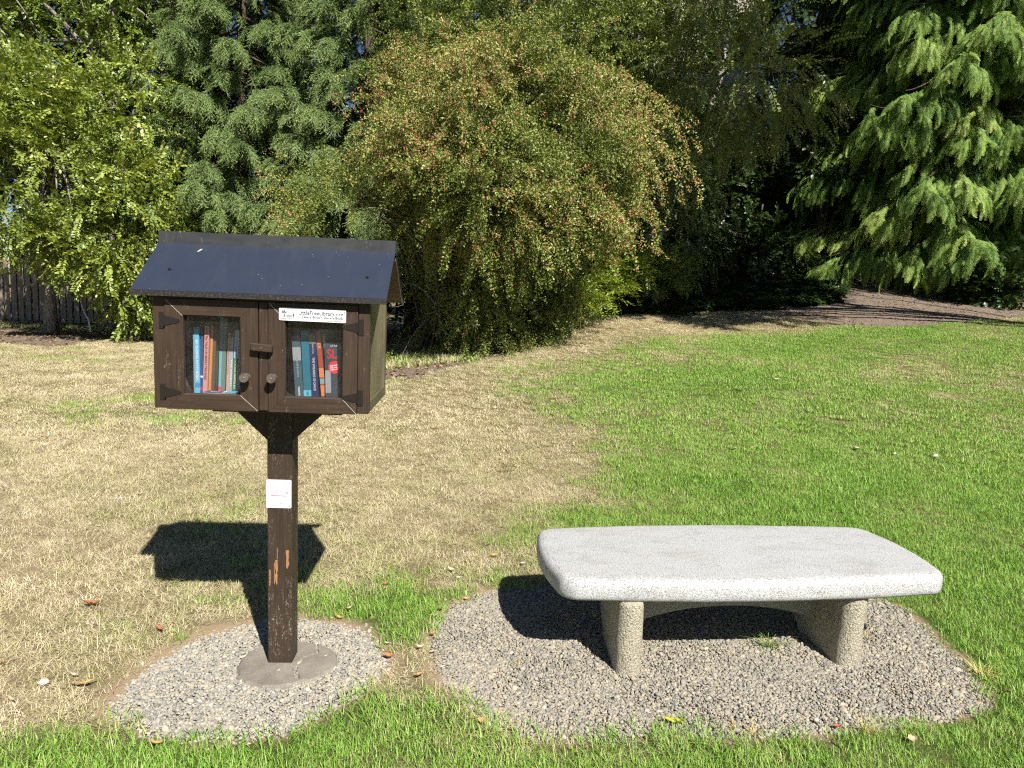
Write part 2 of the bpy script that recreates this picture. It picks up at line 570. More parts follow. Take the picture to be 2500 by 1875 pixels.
def cbox(x0, x1, y0, y1, z0, z1, b=0.0015):
    """chamfered box"""
    V, F = [], []
    lim = [(x0, x1), (y0, y1), (z0, z1)]
    b = min(b, *(0.4 * (q[1] - q[0]) for q in lim))
    idx = {}
    for sx in (0, 1):
        for sy in (0, 1):
            for sz in (0, 1):
                s = (sx, sy, sz)
                for ax in range(3):
                    p = []
                    for k in range(3):
                        lo, hi = lim[k]
                        if k == ax:
                            p.append(hi if s[k] else lo)
                        else:
                            p.append(hi - b if s[k] else lo + b)
                    idx[(s, ax)] = len(V)
                    V.append(p)
    def quad(a):
        F.append(a)
    for ax in range(3):
        o1, o2 = [k for k in range(3) if k != ax]
        for sv in (0, 1):
            q = []
            for (a, c) in ((0, 0), (1, 0), (1, 1), (0, 1)):
                s = [0, 0, 0]
                s[ax] = sv
                s[o1] = a
                s[o2] = c
                q.append(idx[(tuple(s), ax)])
            quad(q)
    for ax in range(3):
        o1, o2 = [k for k in range(3) if k != ax]
        for a in (0, 1):
            for c in (0, 1):
                s0 = [0, 0, 0]
                s1 = [0, 0, 0]
                s1[ax] = 1
                s0[o1] = s1[o1] = a
                s0[o2] = s1[o2] = c
                s0, s1 = tuple(s0), tuple(s1)
                quad([idx[(s0, o1)], idx[(s1, o1)], idx[(s1, o2)], idx[(s0, o2)]])
    for sx in (0, 1):
        for sy in (0, 1):
            for sz in (0, 1):
                s = (sx, sy, sz)
                F.append([idx[(s, 0)], idx[(s, 1)], idx[(s, 2)]])
    V = np.array(V)
    c = V.mean(0)
    G = []
    for f in F:   # outward winding
        p = V[f]
        n = np.cross(p[1] - p[0], p[2] - p[0])
        G.append(f if n @ (p.mean(0) - c) > 0 else f[::-1])
    return V, G


def join(*vf):
    V, F, o = [], [], 0
    for v, f in vf:
        V.append(np.asarray(v, float))
        F += [[i + o for i in q] for q in f]
        o += len(v)
    return np.concatenate(V), F


def prism(poly, a0, a1, axis='y', b=0.0):
    """extrude polygon of (u,v) between a0..a1 along an axis; y: (u,a,v)  x: (a,u,v)  z: (u,v,a)"""
    P = np.asarray(poly, float)
    n = len(P)
    def mk(q, a):
        if axis == 'y':
            return [q[0], a, q[1]]
        if axis == 'x':
            return [a, q[0], q[1]]
        return [q[0], q[1], a]
    V = [mk(q, a0) for q in P] + [mk(q, a1) for q in P]
    F = [list(range(n)), list(range(n, 2 * n))[::-1]]
    for i in range(n):
        j = (i + 1) % n
        F.append([i, i + n, j + n, j])
    V = np.array(V)
    c = V.mean(0)
    p = V[F[0]]
    nn = np.zeros(3)
    for i in range(n):
        nn += np.cross(p[i] - p[0], p[(i + 1) % n] - p[0])
    if nn @ (p.mean(0) - c) < 0:
        F = [f[::-1] for f in F]
    return V, F


def cyl(c, axis, r0, r1, L, n=14, cap=True):
    c = np.asarray(c, float)
    axis = np.asarray(axis, float)
    axis = axis / np.linalg.norm(axis)
    h = np.array([0, 0, 1.0]) if abs(axis[2]) < 0.9 else np.array([1.0, 0, 0])
    u = np.cross(axis, h)
    u /= np.linalg.norm(u)
    w = np.cross(axis, u)
    V, F = [], []
    for k, r in ((0, r0), (1, r1)):
        for i in range(n):
            a = 2 * math.pi * i / n
            V.append(c + axis * L * k + r * (math.cos(a) * u + math.sin(a) * w))
    for i in range(n):
        j = (i + 1) % n
        F.append([i, j, j + n, i + n])
    F.append(list(range(n))[::-1])
    F.append(list(range(n, 2 * n)))
    return np.array(V), F


def tube(P, R, n=6):
    P = np.asarray(P, float)
    R = np.broadcast_to(np.asarray(R, float), (len(P),))
    T = np.gradient(P, axis=0)
    T /= np.linalg.norm(T, axis=1)[:, None] + 1e-9
    h = np.array([0.31, 0.93, 0.17])
    U = np.cross(T, h)
    U /= np.linalg.norm(U, axis=1)[:, None] + 1e-9
    W = np.cross(T, U)
    a = np.arange(n) * 2 * math.pi / n
    V = P[:, None] + R[:, None, None] * (np.cos(a)[None, :, None] * U[:, None] + np.sin(a)[None, :, None] * W[:, None])
    V = V.reshape(-1, 3)
    F = []
    for i in range(len(P) - 1):
        for k in range(n):
            F.append([i * n + k, i * n + (k + 1) % n, (i + 1) * n + (k + 1) % n, (i + 1) * n + k])
    F.append(list(range(n))[::-1])
    F.append(list(range((len(P) - 1) * n, len(P) * n)))
    return V, F


# ------------------------------------------------------------------ scattered fine geometry (grass, gravel, foliage)
_groups = {}


def scatter_group(nv):
    if nv in _groups:
        return _groups[nv]
    g = bpy.data.node_groups.new('scatter_%d' % nv, 'GeometryNodeTree')
    g.interface.new_socket('Geometry', in_out='INPUT', socket_type='NodeSocketGeometry')
    g.interface.new_socket('Geometry', in_out='OUTPUT', socket_type='NodeSocketGeometry')
    N, L = g.nodes, g.links
    gi, go = N.new('NodeGroupInput'), N.new('NodeGroupOutput')

    def named(nm, typ):
        nd = N.new('GeometryNodeInputNamedAttribute')
        nd.data_type = typ
        nd.inputs['Name'].default_value = nm
        return nd.outputs[0]
    vid = named('vid', 'INT')
    g2i = N.new('GeometryNodeGeometryToInstance')

    def sep(val):
        cmpn = N.new('FunctionNodeCompare')
        cmpn.data_type = 'INT'
        cmpn.operation = 'EQUAL'
        L.new(vid, cmpn.inputs[2])
        cmpn.inputs[3].default_value = val
        s = N.new('GeometryNodeSeparateGeometry')
        s.domain = 'POINT'
        L.new(gi.outputs[0], s.inputs[0])
        L.new(cmpn.outputs[0], s.inputs[1])
        return s.outputs[0]
    # multi-input links are read last-first, so connect in reverse to keep the order
    for k in range(nv)[::-1]:
        L.new(sep(k), g2i.inputs[0])
    pts = sep(-1)
    iop = N.new('GeometryNodeInstanceOnPoints')
    L.new(pts, iop.inputs['Points'])
    L.new(g2i.outputs[0], iop.inputs['Instance'])
    iop.inputs['Pick Instance'].default_value = True
    L.new(named('vi', 'INT'), iop.inputs['Instance Index'])
    e2r = N.new('FunctionNodeEulerToRotation')
    L.new(named('rot', 'FLOAT_VECTOR'), e2r.inputs[0])
    L.new(e2r.outputs[0], iop.inputs['Rotation'])
    L.new(named('sc', 'FLOAT_VECTOR'), iop.inputs['Scale'])
    L.new(iop.outputs[0], go.inputs[0])
    _groups[nv] = g
    return g


def scatter(name, variants, pos, rot, sc, vi, tint, mats, parent=None, origin=None):
    """variants: list of (V, tris array, lt per vertex, material index per face)"""
    nv = len(variants)
    o0 = np.zeros(3) if origin is None else np.asarray(origin, float)
    Vs, Fs, vids, lts, mis = [], [], [], [], []
    off = 0
    for k, (V, T, lt, mi) in enumerate(variants):
        Vs.append(V)
        Fs.append(np.asarray(T, np.int64) + off)
        vids.append(np.full(len(V), k))
        lts.append(lt)
        mis.append(mi if mi is not None else np.zeros(len(T), int))
        off += len(V)
    n = len(pos)
    Vs.append(np.asarray(pos) - o0)
    vids.append(np.full(n, -1))
    lts.append(np.zeros(n))
    V = np.concatenate(Vs).astype(np.float32)
    T = np.concatenate(Fs).astype(np.int32)
    mi = np.concatenate(mis).astype(np.int32)
    me = bpy.data.meshes.new(name)
    me.vertices.add(len(V))
    me.vertices.foreach_set('co', V.ravel())
    me.loops.add(T.size)
    me.loops.foreach_set('vertex_index', T.ravel())
    me.polygons.add(len(T))
    me.polygons.foreach_set('loop_start', np.arange(0, T.size, 3, dtype=np.int32))
    me.polygons.foreach_set('material_index', mi)
    def attr(nm, typ, arr, key):
        a = me.attributes.new(nm, typ, 'POINT')
        a.data.foreach_set(key, np.ascontiguousarray(arr).ravel())
    nt = off
    pad = lambda a, fill=0.0: np.concatenate([np.full((nt,) + a.shape[1:], fill), a])
    attr('vid', 'INT', np.concatenate(vids).astype(np.int32), 'value')
    attr('lt', 'FLOAT', np.concatenate(lts).astype(np.float32), 'value')
    attr('vi', 'INT', pad(np.asarray(vi)).astype(np.int32), 'value')
    attr('tint', 'FLOAT', pad(np.clip(np.asarray(tint, float), 0, 1)).astype(np.float32), 'value')
    attr('rot', 'FLOAT_VECTOR', pad(np.asarray(rot, float)).astype(np.float32), 'vector')
    sc = np.asarray(sc, float)
    if sc.ndim == 1:
        sc = np.repeat(sc[:, None], 3, 1)
    attr('sc', 'FLOAT_VECTOR', pad(sc, 1.0).astype(np.float32), 'vector')
    for m in mats:
        me.materials.append(MATS[m])
    if variants and len(variants[0]) > 3:
        pass
    me.update()
    o = bpy.data.objects.new(name, me)
    o.location = o0 if parent is None else (o0 - np.array(parent.location))
    link(o, parent)
    md = o.modifiers.new('scatter', 'NODES')
    md.node_group = scatter_group(nv)
    o['kind'] = 'stuff'
    return o


def euler_from(d, up):
    """XYZ euler that turns local +X to d, local +Z towards up"""
    d = d / (np.linalg.norm(d, axis=1)[:, None] + 1e-9)
    s = np.cross(up, d)
    s /= np.linalg.norm(s, axis=1)[:, None] + 1e-9
    w = np.cross(d, s)
    ry = -np.arcsin(np.clip(d[:, 2], -1, 1))
    rx = np.arctan2(s[:, 2], w[:, 2])
    rz = np.arctan2(d[:, 1], d[:, 0])
    return np.stack([rx, ry, rz], 1)


def rnd(n, a, b):
    return RNG.uniform(a, b, n)


def unit(v):
    return v / (np.linalg.norm(v, axis=-1, keepdims=True) + 1e-9)


class Twig:
    """collects little leaf faces of one sprig variant (stem along +X)"""
    def __init__(self):
        self.V, self.T, self.lt, self.mi = [], [], [], []

    def add(self, V, T, lt, mi=0):
        o = sum(len(v) for v in self.V)
        self.V.append(np.asarray(V, float))
        self.T += [[i + o for i in t] for t in T]
        self.lt += [lt] * len(V)
        self.mi += [mi] * len(T)

    def leaf(self, p, d, up, L, W, fold=0.25, lt=None, mi=0, wide=0.45):
        d = np.asarray(d, float) / np.linalg.norm(d)
        s = np.cross(up, d)
        s /= np.linalg.norm(s) + 1e-9
        n = np.cross(d, s)
        p = np.asarray(p, float)
        a = p + d * L * wide + s * W * 0.5 + n * fold * W * 0.5
        b = p + d * L * wide - s * W * 0.5 + n * fold * W * 0.5
        t = p + d * L - n * 0.08 * L
        self.add([p, a, t, b], [[0, 2, 1], [0, 3, 2]], random.random() if lt is None else lt, mi)

    def oval(self, p, d, up, L, W, fold=0.2, lt=None, mi=0):
        d = np.asarray(d, float) / np.linalg.norm(d)
        s = np.cross(up, d)
        s /= np.linalg.norm(s) + 1e-9
        n = np.cross(d, s)
        p = np.asarray(p, float)
        m1, m2 = p + d * L * 0.33, p + d * L * 0.7
        e = n * fold * W * 0.5
        V = [p, m1 + s * W * 0.46 + e, m2 + s * W * 0.4 + e - n * L * 0.04, p + d * L - n * 0.12 * L, m2 - s * W * 0.4 + e - n * L * 0.04, m1 - s * W * 0.46 + e, m1, m2 - n * L * 0.03]
        self.add(V, [[0, 6, 1], [6, 7, 2], [6, 2, 1], [7, 3, 2], [0, 5, 6], [5, 4, 7], [5, 7, 6], [4, 3, 7]], random.random() if lt is None else lt, mi)

    def strip(self, p, q, w, lt=None, mi=0, nrm=(0, 0, 1)):
        p, q = np.asarray(p, float), np.asarray(q, float)
        s = np.cross(nrm, q - p)
        s = s / (np.linalg.norm(s) + 1e-9) * w * 0.5
        self.add([p - s, p + s, q], [[0, 1, 2]], random.random() if lt is None else lt, mi)

    def ball(self, c, r, lt=0.5, mi=1):
        V = [(1, 0, 0), (-1, 0, 0), (0, 1, 0), (0, -1, 0), (0, 0, 1), (0, 0, -1)]
        T = [[0, 2, 4], [2, 1, 4], [1, 3, 4], [3, 0, 4], [2, 0, 5], [1, 2, 5], [3, 1, 5], [0, 3, 5]]
        self.add(np.array(V) * r + np.asarray(c), T, lt, mi)

    def out(self):
        return np.concatenate(self.V), np.array(self.T), np.array(self.lt), np.array(self.mi)


def rdir():
    v = np.array([random.gauss(0, 1) for _ in range(3)])
    return v / np.linalg.norm(v)


def broad_twigs(k, n, length, L, W, droop=0.3, oval=True, spread=0.9):
    out = []
    for _ in range(k):
        t = Twig()
        for i in range(n):
            x = length * (0.1 + 0.9 * i / (n - 1))
            z = -droop * length * (i / (n - 1)) ** 2
            side = 1 if i % 2 else -1
            d = np.array([0.55, side * spread * random.uniform(0.5, 1.2), random.uniform(-0.6, 0.35)])
            up = np.array([random.gauss(0, 0.35), random.gauss(0, 0.35), 1.0])
            s = random.uniform(0.65, 1.15)
            (t.oval if oval else t.leaf)((x, side * 0.01, z), d, up, L * s, W * s)
        for i in range(3):
            t.strip((length * i / 3, 0, -droop * length * (i / 3) ** 2), (length * (i + 1) / 3, 0, -droop * length * ((i + 1) / 3) ** 2), 0.006, 0.2)
        out.append(t.out())
    return out


def berry_twigs(k, n, length, L, W, berries):
    out = []
    for _ in range(k):
        t = Twig()
        for i in range(n):
            f = random.random()
            x = length * f
            r = 0.035 * (1 - 0.3 * f)
            q = rdir()
            p = np.array([x, q[1] * r, q[2] * r])
            d = np.array([random.uniform(-0.2, 1.0), q[1], q[2] + random.uniform(-0.2, 0.5)])
            s = random.uniform(0.6, 1.3)
            t.leaf(p, d, rdir() * 0.7 + np.array([0, 0, 0.7]), L * s, W * s)
        nb = berries if isinstance(berries, int) else 0
        for c_ in range(2 if nb else 0):      # two bunches
            x = length * random.uniform(0.15, 1)
            q0 = rdir() * 0.04
            for i in range(nb // 2):
                t.ball(np.array([x, q0[1], q0[2]]) + rdir() * 0.022, random.uniform(0.0075, 0.0115))
        out.append(t.out())
    return out


def spruce_sprigs(k):
    out = []
    for _ in range(k):
        t = Twig()
        Lm = 0.26
        stems = [((0, 0, 0), (Lm, 0, -0.05))]
        for i in range(5):
            f = 0.15 + 0.16 * i
            sd = 1 if i % 2 else -1
            stems.append(((Lm * f, 0, -0.05 * f), (Lm * f + 0.10, sd * 0.085, -0.035 - 0.05 * f)))
        for (a, b) in stems:
            a, b = np.array(a), np.array(b)
            ax = (b - a) / np.linalg.norm(b - a)
            n = int(np.linalg.norm(b - a) / 0.0075)
            for i in range(n):
                f = i / n
                q = rdir()
                q = q - ax * (q @ ax)
                q /= np.linalg.norm(q) + 1e-6
                d = ax * 0.8 + q * 0.9
                p = a + (b - a) * f
                t.strip(p, p + d / np.linalg.norm(d) * random.uniform(0.024, 0.036), 0.009, 0.25 + 0.75 * f * random.random(), nrm=rdir())
            t.strip(a, b, 0.01, 0.0)
        out.append(t.out())
    return out


def cedar_fronds(k):
    out = []
    for _ in range(k):
        t = Twig()
        Lm = 0.5
        droop = random.uniform(0.22, 0.5)
        def P(x):
            return np.array([x, 0.03 * math.sin(7 * x), -droop * x * x / Lm])
        n = 17
        for i in range(n):
            f = (i + 0.5) / n
            p = P(f * Lm)
            for sd in (-1, 1):
                ll = 0.17 * (1 - f) ** 0.7 * (0.35 + min(1, f * 4) * 0.65) * random.uniform(0.75, 1.15) + 0.02
                d = np.array([0.8, sd * 0.75, -0.25 - 0.25 * random.random()])
                d /= np.linalg.norm(d)
                q = p + d * ll + np.array([0, 0, -0.25 * ll])
                lt = 0.25 + 0.6 * f * random.uniform(0.6, 1.2)
                t.strip(p, q, 0.010, lt, nrm=(random.gauss(0, .4), random.gauss(0, .4), 1))
                m = max(2, int(ll / 0.022))
                for j in range(m):
                    g = (j + 0.6) / m
                    r = p + (q - p) * g
                    for s2 in (-1, 1):
                        e = np.array([0.9 * d[0] - s2 * 0.55 * d[1], 0.9 * d[1] + s2 * 0.55 * d[0], d[2] - 0.15])
                        t.strip(r, r + e / np.linalg.norm(e) * 0.036 * (1.1 - 0.6 * g), 0.009, lt + 0.15 * g, nrm=(random.gauss(0, .5), random.gauss(0, .5), 1))
        for i in range(5):
            t.strip(P(Lm * i / 5), P(Lm * (i + 1) / 5), 0.012, 0.1)
        out.append(t.out())
    return out


# ------------------------------------------------------------------ the ground
GRAVEL1 = catmull(poly_w([(330, 1655), (395, 1605), (480, 1562), (580, 1530), (700, 1512), (820, 1522), (900, 1555), (940, 1600), (935, 1650), (880, 1700), (790, 1745), (700, 1790), (570, 1812), (430, 1805), (315, 1775), (270, 1725)]), 5)
GRAVEL2 = catmull(poly_w([(1065, 1520), (1120, 1475), (1220, 1440), (1500, 1425), (1900, 1440), (2160, 1470), (2235, 1510), (2300, 1570), (2380, 1635), (2425, 1690), (2380, 1735), (2250, 1765), (2050, 1785), (1850, 1802), (1600, 1800), (1400, 1808), (1270, 1800), (1170, 1750), (1095, 1680), (1060, 1600)]), 5)
MULCH_R = np.concatenate([poly_w([(1960, 782), (2030, 792), (2120, 799), (2250, 795), (2380, 785), (2500, 774), (2620, 770)]), np.array([[14., 13.], [20., 22.], [20., 34.], [1.5, 34.], [1.5, 18.5]]), poly_w([(1700, 742), (1850, 752)])])
MULCH_L = np.concatenate([poly_w([(940, 935), (1050, 918), (1150, 885), (1250, 862), (1330, 835), (1410, 795), (1460, 765), (1520, 748)]), np.array([[2.2, 19.5], [-8., 19.5], [-8, 14.5]]), poly_w([(700, 830), (840, 900)])])
FENCE_SHADE_BED = np.concatenate([poly_w([(-250, 850), (0, 838), (120, 848), (250, 830), (380, 812), (560, 825)]), np.array([[-5., 20.5], [-24., 20.5]])])  # dark bed put where dry grass lies in shade

DRY_CTRL = """30 880 .8;150 880 .72;300 880 .85;450 870 .8;30 930 .85;200 930 .9;330 930 .9;1000 940 .75;1150 930 .9;1250 930 .6;1400 930 .3;1700 930 .15;2000 930 .22;2300 930 .35;2480 930 .4
1300 840 .9;1450 840 .75;1600 845 .5;1800 840 .2;2000 840 .1;2200 840 .2;2400 840 .45;1450 800 1;1600 800 .95;1800 800 .9;1930 805 .6;2050 812 .08;2200 815 .12;2400 805 .4;2490 800 .45;1500 770 1;1700 770 1;1900 770 1
60 1000 .85;250 1000 .6;350 1000 .75;950 1000 1;1100 1000 .92;1250 1000 .7;1350 1000 .4;1500 1000 .3;1700 1000 .25;2000 1000 .35;2200 1000 .38;2450 1000 .3
50 1100 .97;300 1100 1;800 1100 1;1000 1100 1;1200 1100 .88;1350 1100 .72;1500 1100 .45;1700 1100 .28;2000 1100 .35;2300 1100 .2;2480 1100 .15
50 1200 1;300 1200 .97;850 1200 1;1100 1200 .97;1300 1200 .85;1420 1200 .5;1550 1200 .15;1800 1200 .12;2100 1200 .15;2400 1200 .1
50 1280 1;300 1280 .92;850 1280 .85;1000 1280 .88;1200 1280 .82;1300 1280 .6;1450 1280 .12;1800 1280 .08
50 1350 1;300 1350 1;800 1350 .8;1000 1350 .72;1150 1350 .75;1250 1350 .45;1300 1350 .38;2200 1350 .1;2400 1350 .08
100 1420 .92;250 1420 .97;450 1420 .72;560 1420 .75;800 1420 .72;950 1420 .5;1050 1420 .75;1180 1420 .6
60 1480 1;300 1480 .88;500 1480 .78;970 1480 .08;1010 1480 .1;1070 1480 .6;30 1560 1;150 1560 .92;300 1560 .78;970 1560 .1;1010 1560 .2;60 1620 1;230 1620 .85;990 1625 .75
60 1700 1;200 1700 1;1000 1700 .5;40 1760 .95;150 1770 .6;260 1780 .4;860 1760 .2;1000 1760 .15;1130 1760 .25
30 1830 .35;150 1820 .15;400 1830 .12;700 1820 .1;1000 1820 .12;1200 1830 .2;1500 1830 .25;1800 1830 .3;2100 1820 .28;2400 1820 .15;100 1870 .1;600 1870 .12;1000 1870 .2;1400 1870 .2;1800 1870 .15;2300 1870 .15
2350 1550 .06;2450 1650 .08;2470 1780 .12;2480 1400 .05"""
_c = np.array([[float(v) for v in q.split()] for q in DRY_CTRL.replace('\n', ';').split(';')])
_cw = np.array([ground_at(a, b)[:2] for a, b, _ in _c])
_cuv = np.stack([_cw[:, 0] / _cw[:, 1], np.log(_cw[:, 1])], 1)
_cd = _c[:, 2]


def dryness(x, y):
    yy = np.maximum(y, 1.2)
    u, v = x / yy, np.log(yy)
    num = np.zeros(x.shape)
    den = np.zeros(x.shape)
    for (a, b), d in zip(_cuv, _cd):
        w = 1.0 / (((u - a) ** 2 + (v - b) ** 2 * 1.6) ** 1.8 + 1e-6)
        num += w * d
        den += w
    base = num / den
    base = base + 0.34 * (vnoise(x, y, 0.55, 1) - 0.5) + 0.22 * (vnoise(x, y, 0.2, 2) - 0.5) + 0.2 * (vnoise(x, y, 1.6, 3) - 0.5)
    return np.clip(base, 0, 1)


def dirt_mask(x, y):
    g1 = poly_dist(GRAVEL1, x, y)
    g2 = poly_dist(GRAVEL2, x, y)
    n = vnoise(x, y, 0.12, 5)
    n2 = vnoise(x, y, 0.35, 6)
    c1 = GRAVEL1.mean(0)
    back = smooth((y - c1[1] + 0.1) / 0.25) + smooth((c1[0] - 0.28 - x) / 0.2)
    w1 = 0.012 + 0.06 * np.clip(back, 0, 1) * (0.4 + 0.9 * n2)
    m1 = smooth(1 - (g1 - 0.02) / w1 + (n - 0.5) * 0.6)
    c2 = GRAVEL2.mean(0)
    lf = smooth((c2[0] - 0.85 - x) / 0.3) + 0.5 * smooth((y - c2[1] - 0.3) / 0.2) * (x < 0.4)
    w2 = 0.015 + 0.07 * np.clip(lf, 0, 1) * (0.4 + 0.9 * n2)
    m2 = smooth(1 - (g2 - 0.01) / w2 + (n - 0.5) * 0.6)
    b = ground_at(70, 1395)
    m3 = 0.45 * smooth(1.15 - np.hypot((x - b[0]) / 0.5, (y - b[1]) / 0.16) + (n - 0.5))
    return np.clip(np.maximum(np.maximum(m1, m2), m3), 0, 1)


def build_ground():
    ys = np.concatenate([np.linspace(-30, 0.5, 14, endpoint=False), np.arange(0.5, 5.0, 0.045), np.arange(5.0, 22, 0.16), np.geomspace(22, 900, 40)])
    xh = np.concatenate([np.arange(0, 3.4, 0.045), np.arange(3.4, 14, 0.18), np.geomspace(14, 900, 34)])
    xs = np.concatenate([-xh[:0:-1], xh])
    X, Y = np.meshgrid(xs, ys)
    Z = terrain(X, np.minimum(Y, 80))
    Z = np.where(np.minimum(poly_dist(GRAVEL1, X, Y), poly_dist(GRAVEL2, X, Y)) < 0.0, Z - 0.012, Z)
    V = np.stack([X, Y, Z], -1).reshape(-1, 3)
    nx, ny = len(xs), len(ys)
    i = np.arange(nx - 1)[None] + np.arange(ny - 1)[:, None] * nx
    F = np.stack([i, i + 1, i + 1 + nx, i + nx], -1).reshape(-1, 4)
    o = mesh_obj('ground', V, F, 'ground', None, True)
    tag(o, kind='structure')
    x, y = V[:, 0], V[:, 1]
    col = np.zeros((len(V), 4), np.float32)
    col[:, 0] = dryness(x, y)
    near = (np.abs(x) < 4) & (y < 5) & (y > 0)
    d = np.zeros(len(V))
    d[near] = dirt_mask(x[near], y[near])
    col[:, 1] = d
    mm = np.zeros(len(V))
    for P in (MULCH_R, MULCH_L, FENCE_SHADE_BED):
        mm = np.maximum(mm, smooth(0.5 - poly_dist(P, x, y) / 0.25))
    col[:, 2] = mm
    col[:, 3] = 1
    a = o.data.color_attributes.new('gmask', 'FLOAT_COLOR', 'POINT')
    a.data.foreach_set('color', col.ravel())
    return o


build_ground()


# ------------------------------------------------------------------ lawn grass
def grass_clump(n, rad, h, w, lean, curl):
    t = Twig()
    for _ in range(n):
        a = random.uniform(0, 2 * math.pi)
        r = rad * math.sqrt(random.random())
        p = np.array([r * math.cos(a), r * math.sin(a), -0.004])
        az = random.uniform(0, 2 * math.pi)
        le = abs(random.gauss(lean, 0.25))
        d = np.array([math.cos(az) * math.sin(le), math.sin(az) * math.sin(le), math.cos(le)])
        hh = h * random.uniform(0.45, 1.15)
        s = np.array([-math.sin(az), math.cos(az), 0]) * w * random.uniform(0.6, 1.2) * 0.5
        mid = p + d * hh * 0.55
        e = mid + (d + np.array([math.cos(az), math.sin(az), -0.9]) * curl * random.uniform(0.3, 1.2)) * hh * 0.5
        e[2] = max(e[2], 0.003)
        t.add([p - s, p + s, mid - s * 0.85, mid + s * 0.85, e], [[0, 1, 3], [0, 3, 2], [2, 3, 4]], random.random())
    return t.out()


def build_grass():
    near = [grass_clump(130, 0.075, 0.038, 0.0024, 0.5, 0.5) for _ in range(4)] + [grass_clump(115, 0.08, 0.045, 0.0022, 1.05, 0.6) for _ in range(4)]
    far = [grass_clump(120, 0.125, 0.038, 0.0044, 0.5, 0.45) for _ in range(3)] + [grass_clump(120, 0.13, 0.04, 0.0042, 1.0, 0.6) for _ in range(3)]
    for nm, var, y0, y1, sp, kg in (('lawn_grass', near, 1.0, 7.2, 0.064, 4), ('lawn_grass_beyond', far, 5.2, 17.5, 0.096, 3)):
        gy = np.arange(y0, y1, sp)
        gx = np.arange(-0.9 * y1 - 1.5, 0.9 * y1 + 1.5, sp)
        X, Y = np.meshgrid(gx, gy)
        x = (X + RNG.uniform(-.6, .6, X.shape) * sp).ravel()
        y = (Y + RNG.uniform(-.6, .6, X.shape) * sp).ravel()
        k = (np.abs(x) < 0.8 * y + 1.3)
        x, y = x[k], y[k]
        keep = (RNG.random(len(x)) > smooth((y - 5.4) / 1.8)) if y0 < 3 else (RNG.random(len(x)) < smooth((y - 5.0) / 1.6) + .05)
        if y0 < 3:
            g = np.minimum(poly_dist(GRAVEL1, x, y), poly_dist(GRAVEL2, x, y))
            keep &= g > 0.012 + 0.03 * (RNG.random(len(x)) - 0.6)
            dm = dirt_mask(x, y)
            keep &= RNG.random(len(x)) > dm * 0.92
        else:
            for P in (MULCH_R, MULCH_L, FENCE_SHADE_BED):
                pd = poly_dist(P, x, y)
                keep &= (pd > 0.02 + 0.25 * (vnoise(x, y, 0.4, 8) - 0.5))
        x, y = x[keep], y[keep]
        d = dryness(x, y)
        n = len(x)
        dryp = RNG.random(n) < smooth((d - 0.25) / 0.5)
        vi = np.where(dryp, kg + RNG.integers(0, kg, n), RNG.integers(0, kg, n))
        tint = np.where(dryp, np.clip(0.42 + 0.5 * d, 0, 1), 0.06 + 0.4 * d) + RNG.normal(0, 0.07, n) + 0.12 * (vnoise(x, y, 0.3, 9) - 0.5)
        sc = rnd(n, 0.7, 1.25) * np.where(dryp, 0.92, 1.0) * (0.8 + 0.4 * vnoise(x, y, 0.5, 4))
        if y0 < 3:
            rim = np.minimum(poly_dist(GRAVEL1, x, y), poly_dist(GRAVEL2, x, y))
            sc *= np.where((rim < 0.08) & ~dryp, 1.15, 1.0)
        rot = np.stack([RNG.normal(0, 0.1, n), RNG.normal(0, 0.1, n), rnd(n, 0, 6.283)], 1)
        o = scatter(nm, var, np.stack([x, y, terrain(x, y)], 1), rot, sc, vi, tint, ['grass'])
        tag(o, 'short mown lawn grass, half green and half dried straw, around the bench' if y0 < 3 else 'mown lawn grass sloping up behind the bench to the trees', 'grass', kind='stuff')


build_grass()


# ------------------------------------------------------------------ gravel
def pebbles(k):
    bm = bmesh.new()
    bmesh.ops.create_icosphere(bm, subdivisions=2, radius=1.0)
    bm.verts.ensure_lookup_table()
    V0 = np.array([v.co[:] for v in bm.verts])
    T0 = np.array([[v.index for v in f.verts] for f in bm.faces])
    bm.free()
    out = []
    for _ in range(k):
        V = V0.copy()
        for _ in range(4):
            d = rdir()
            V *= (1 + 0.16 * np.tanh(2 * (V @ d)))[:, None]
        for _ in range(3):
            d = rdir()
            h = random.uniform(0.55, 0.85)
            e = V @ d - h
            V -= np.maximum(e, 0)[:, None] * d * 0.75
        V *= np.array([random.uniform(0.9, 1.35), random.uniform(0.75, 1.0), random.uniform(0.5, 0.7)])
        out.append((V, T0, np.full(len(V), 0.5), None))
    return out


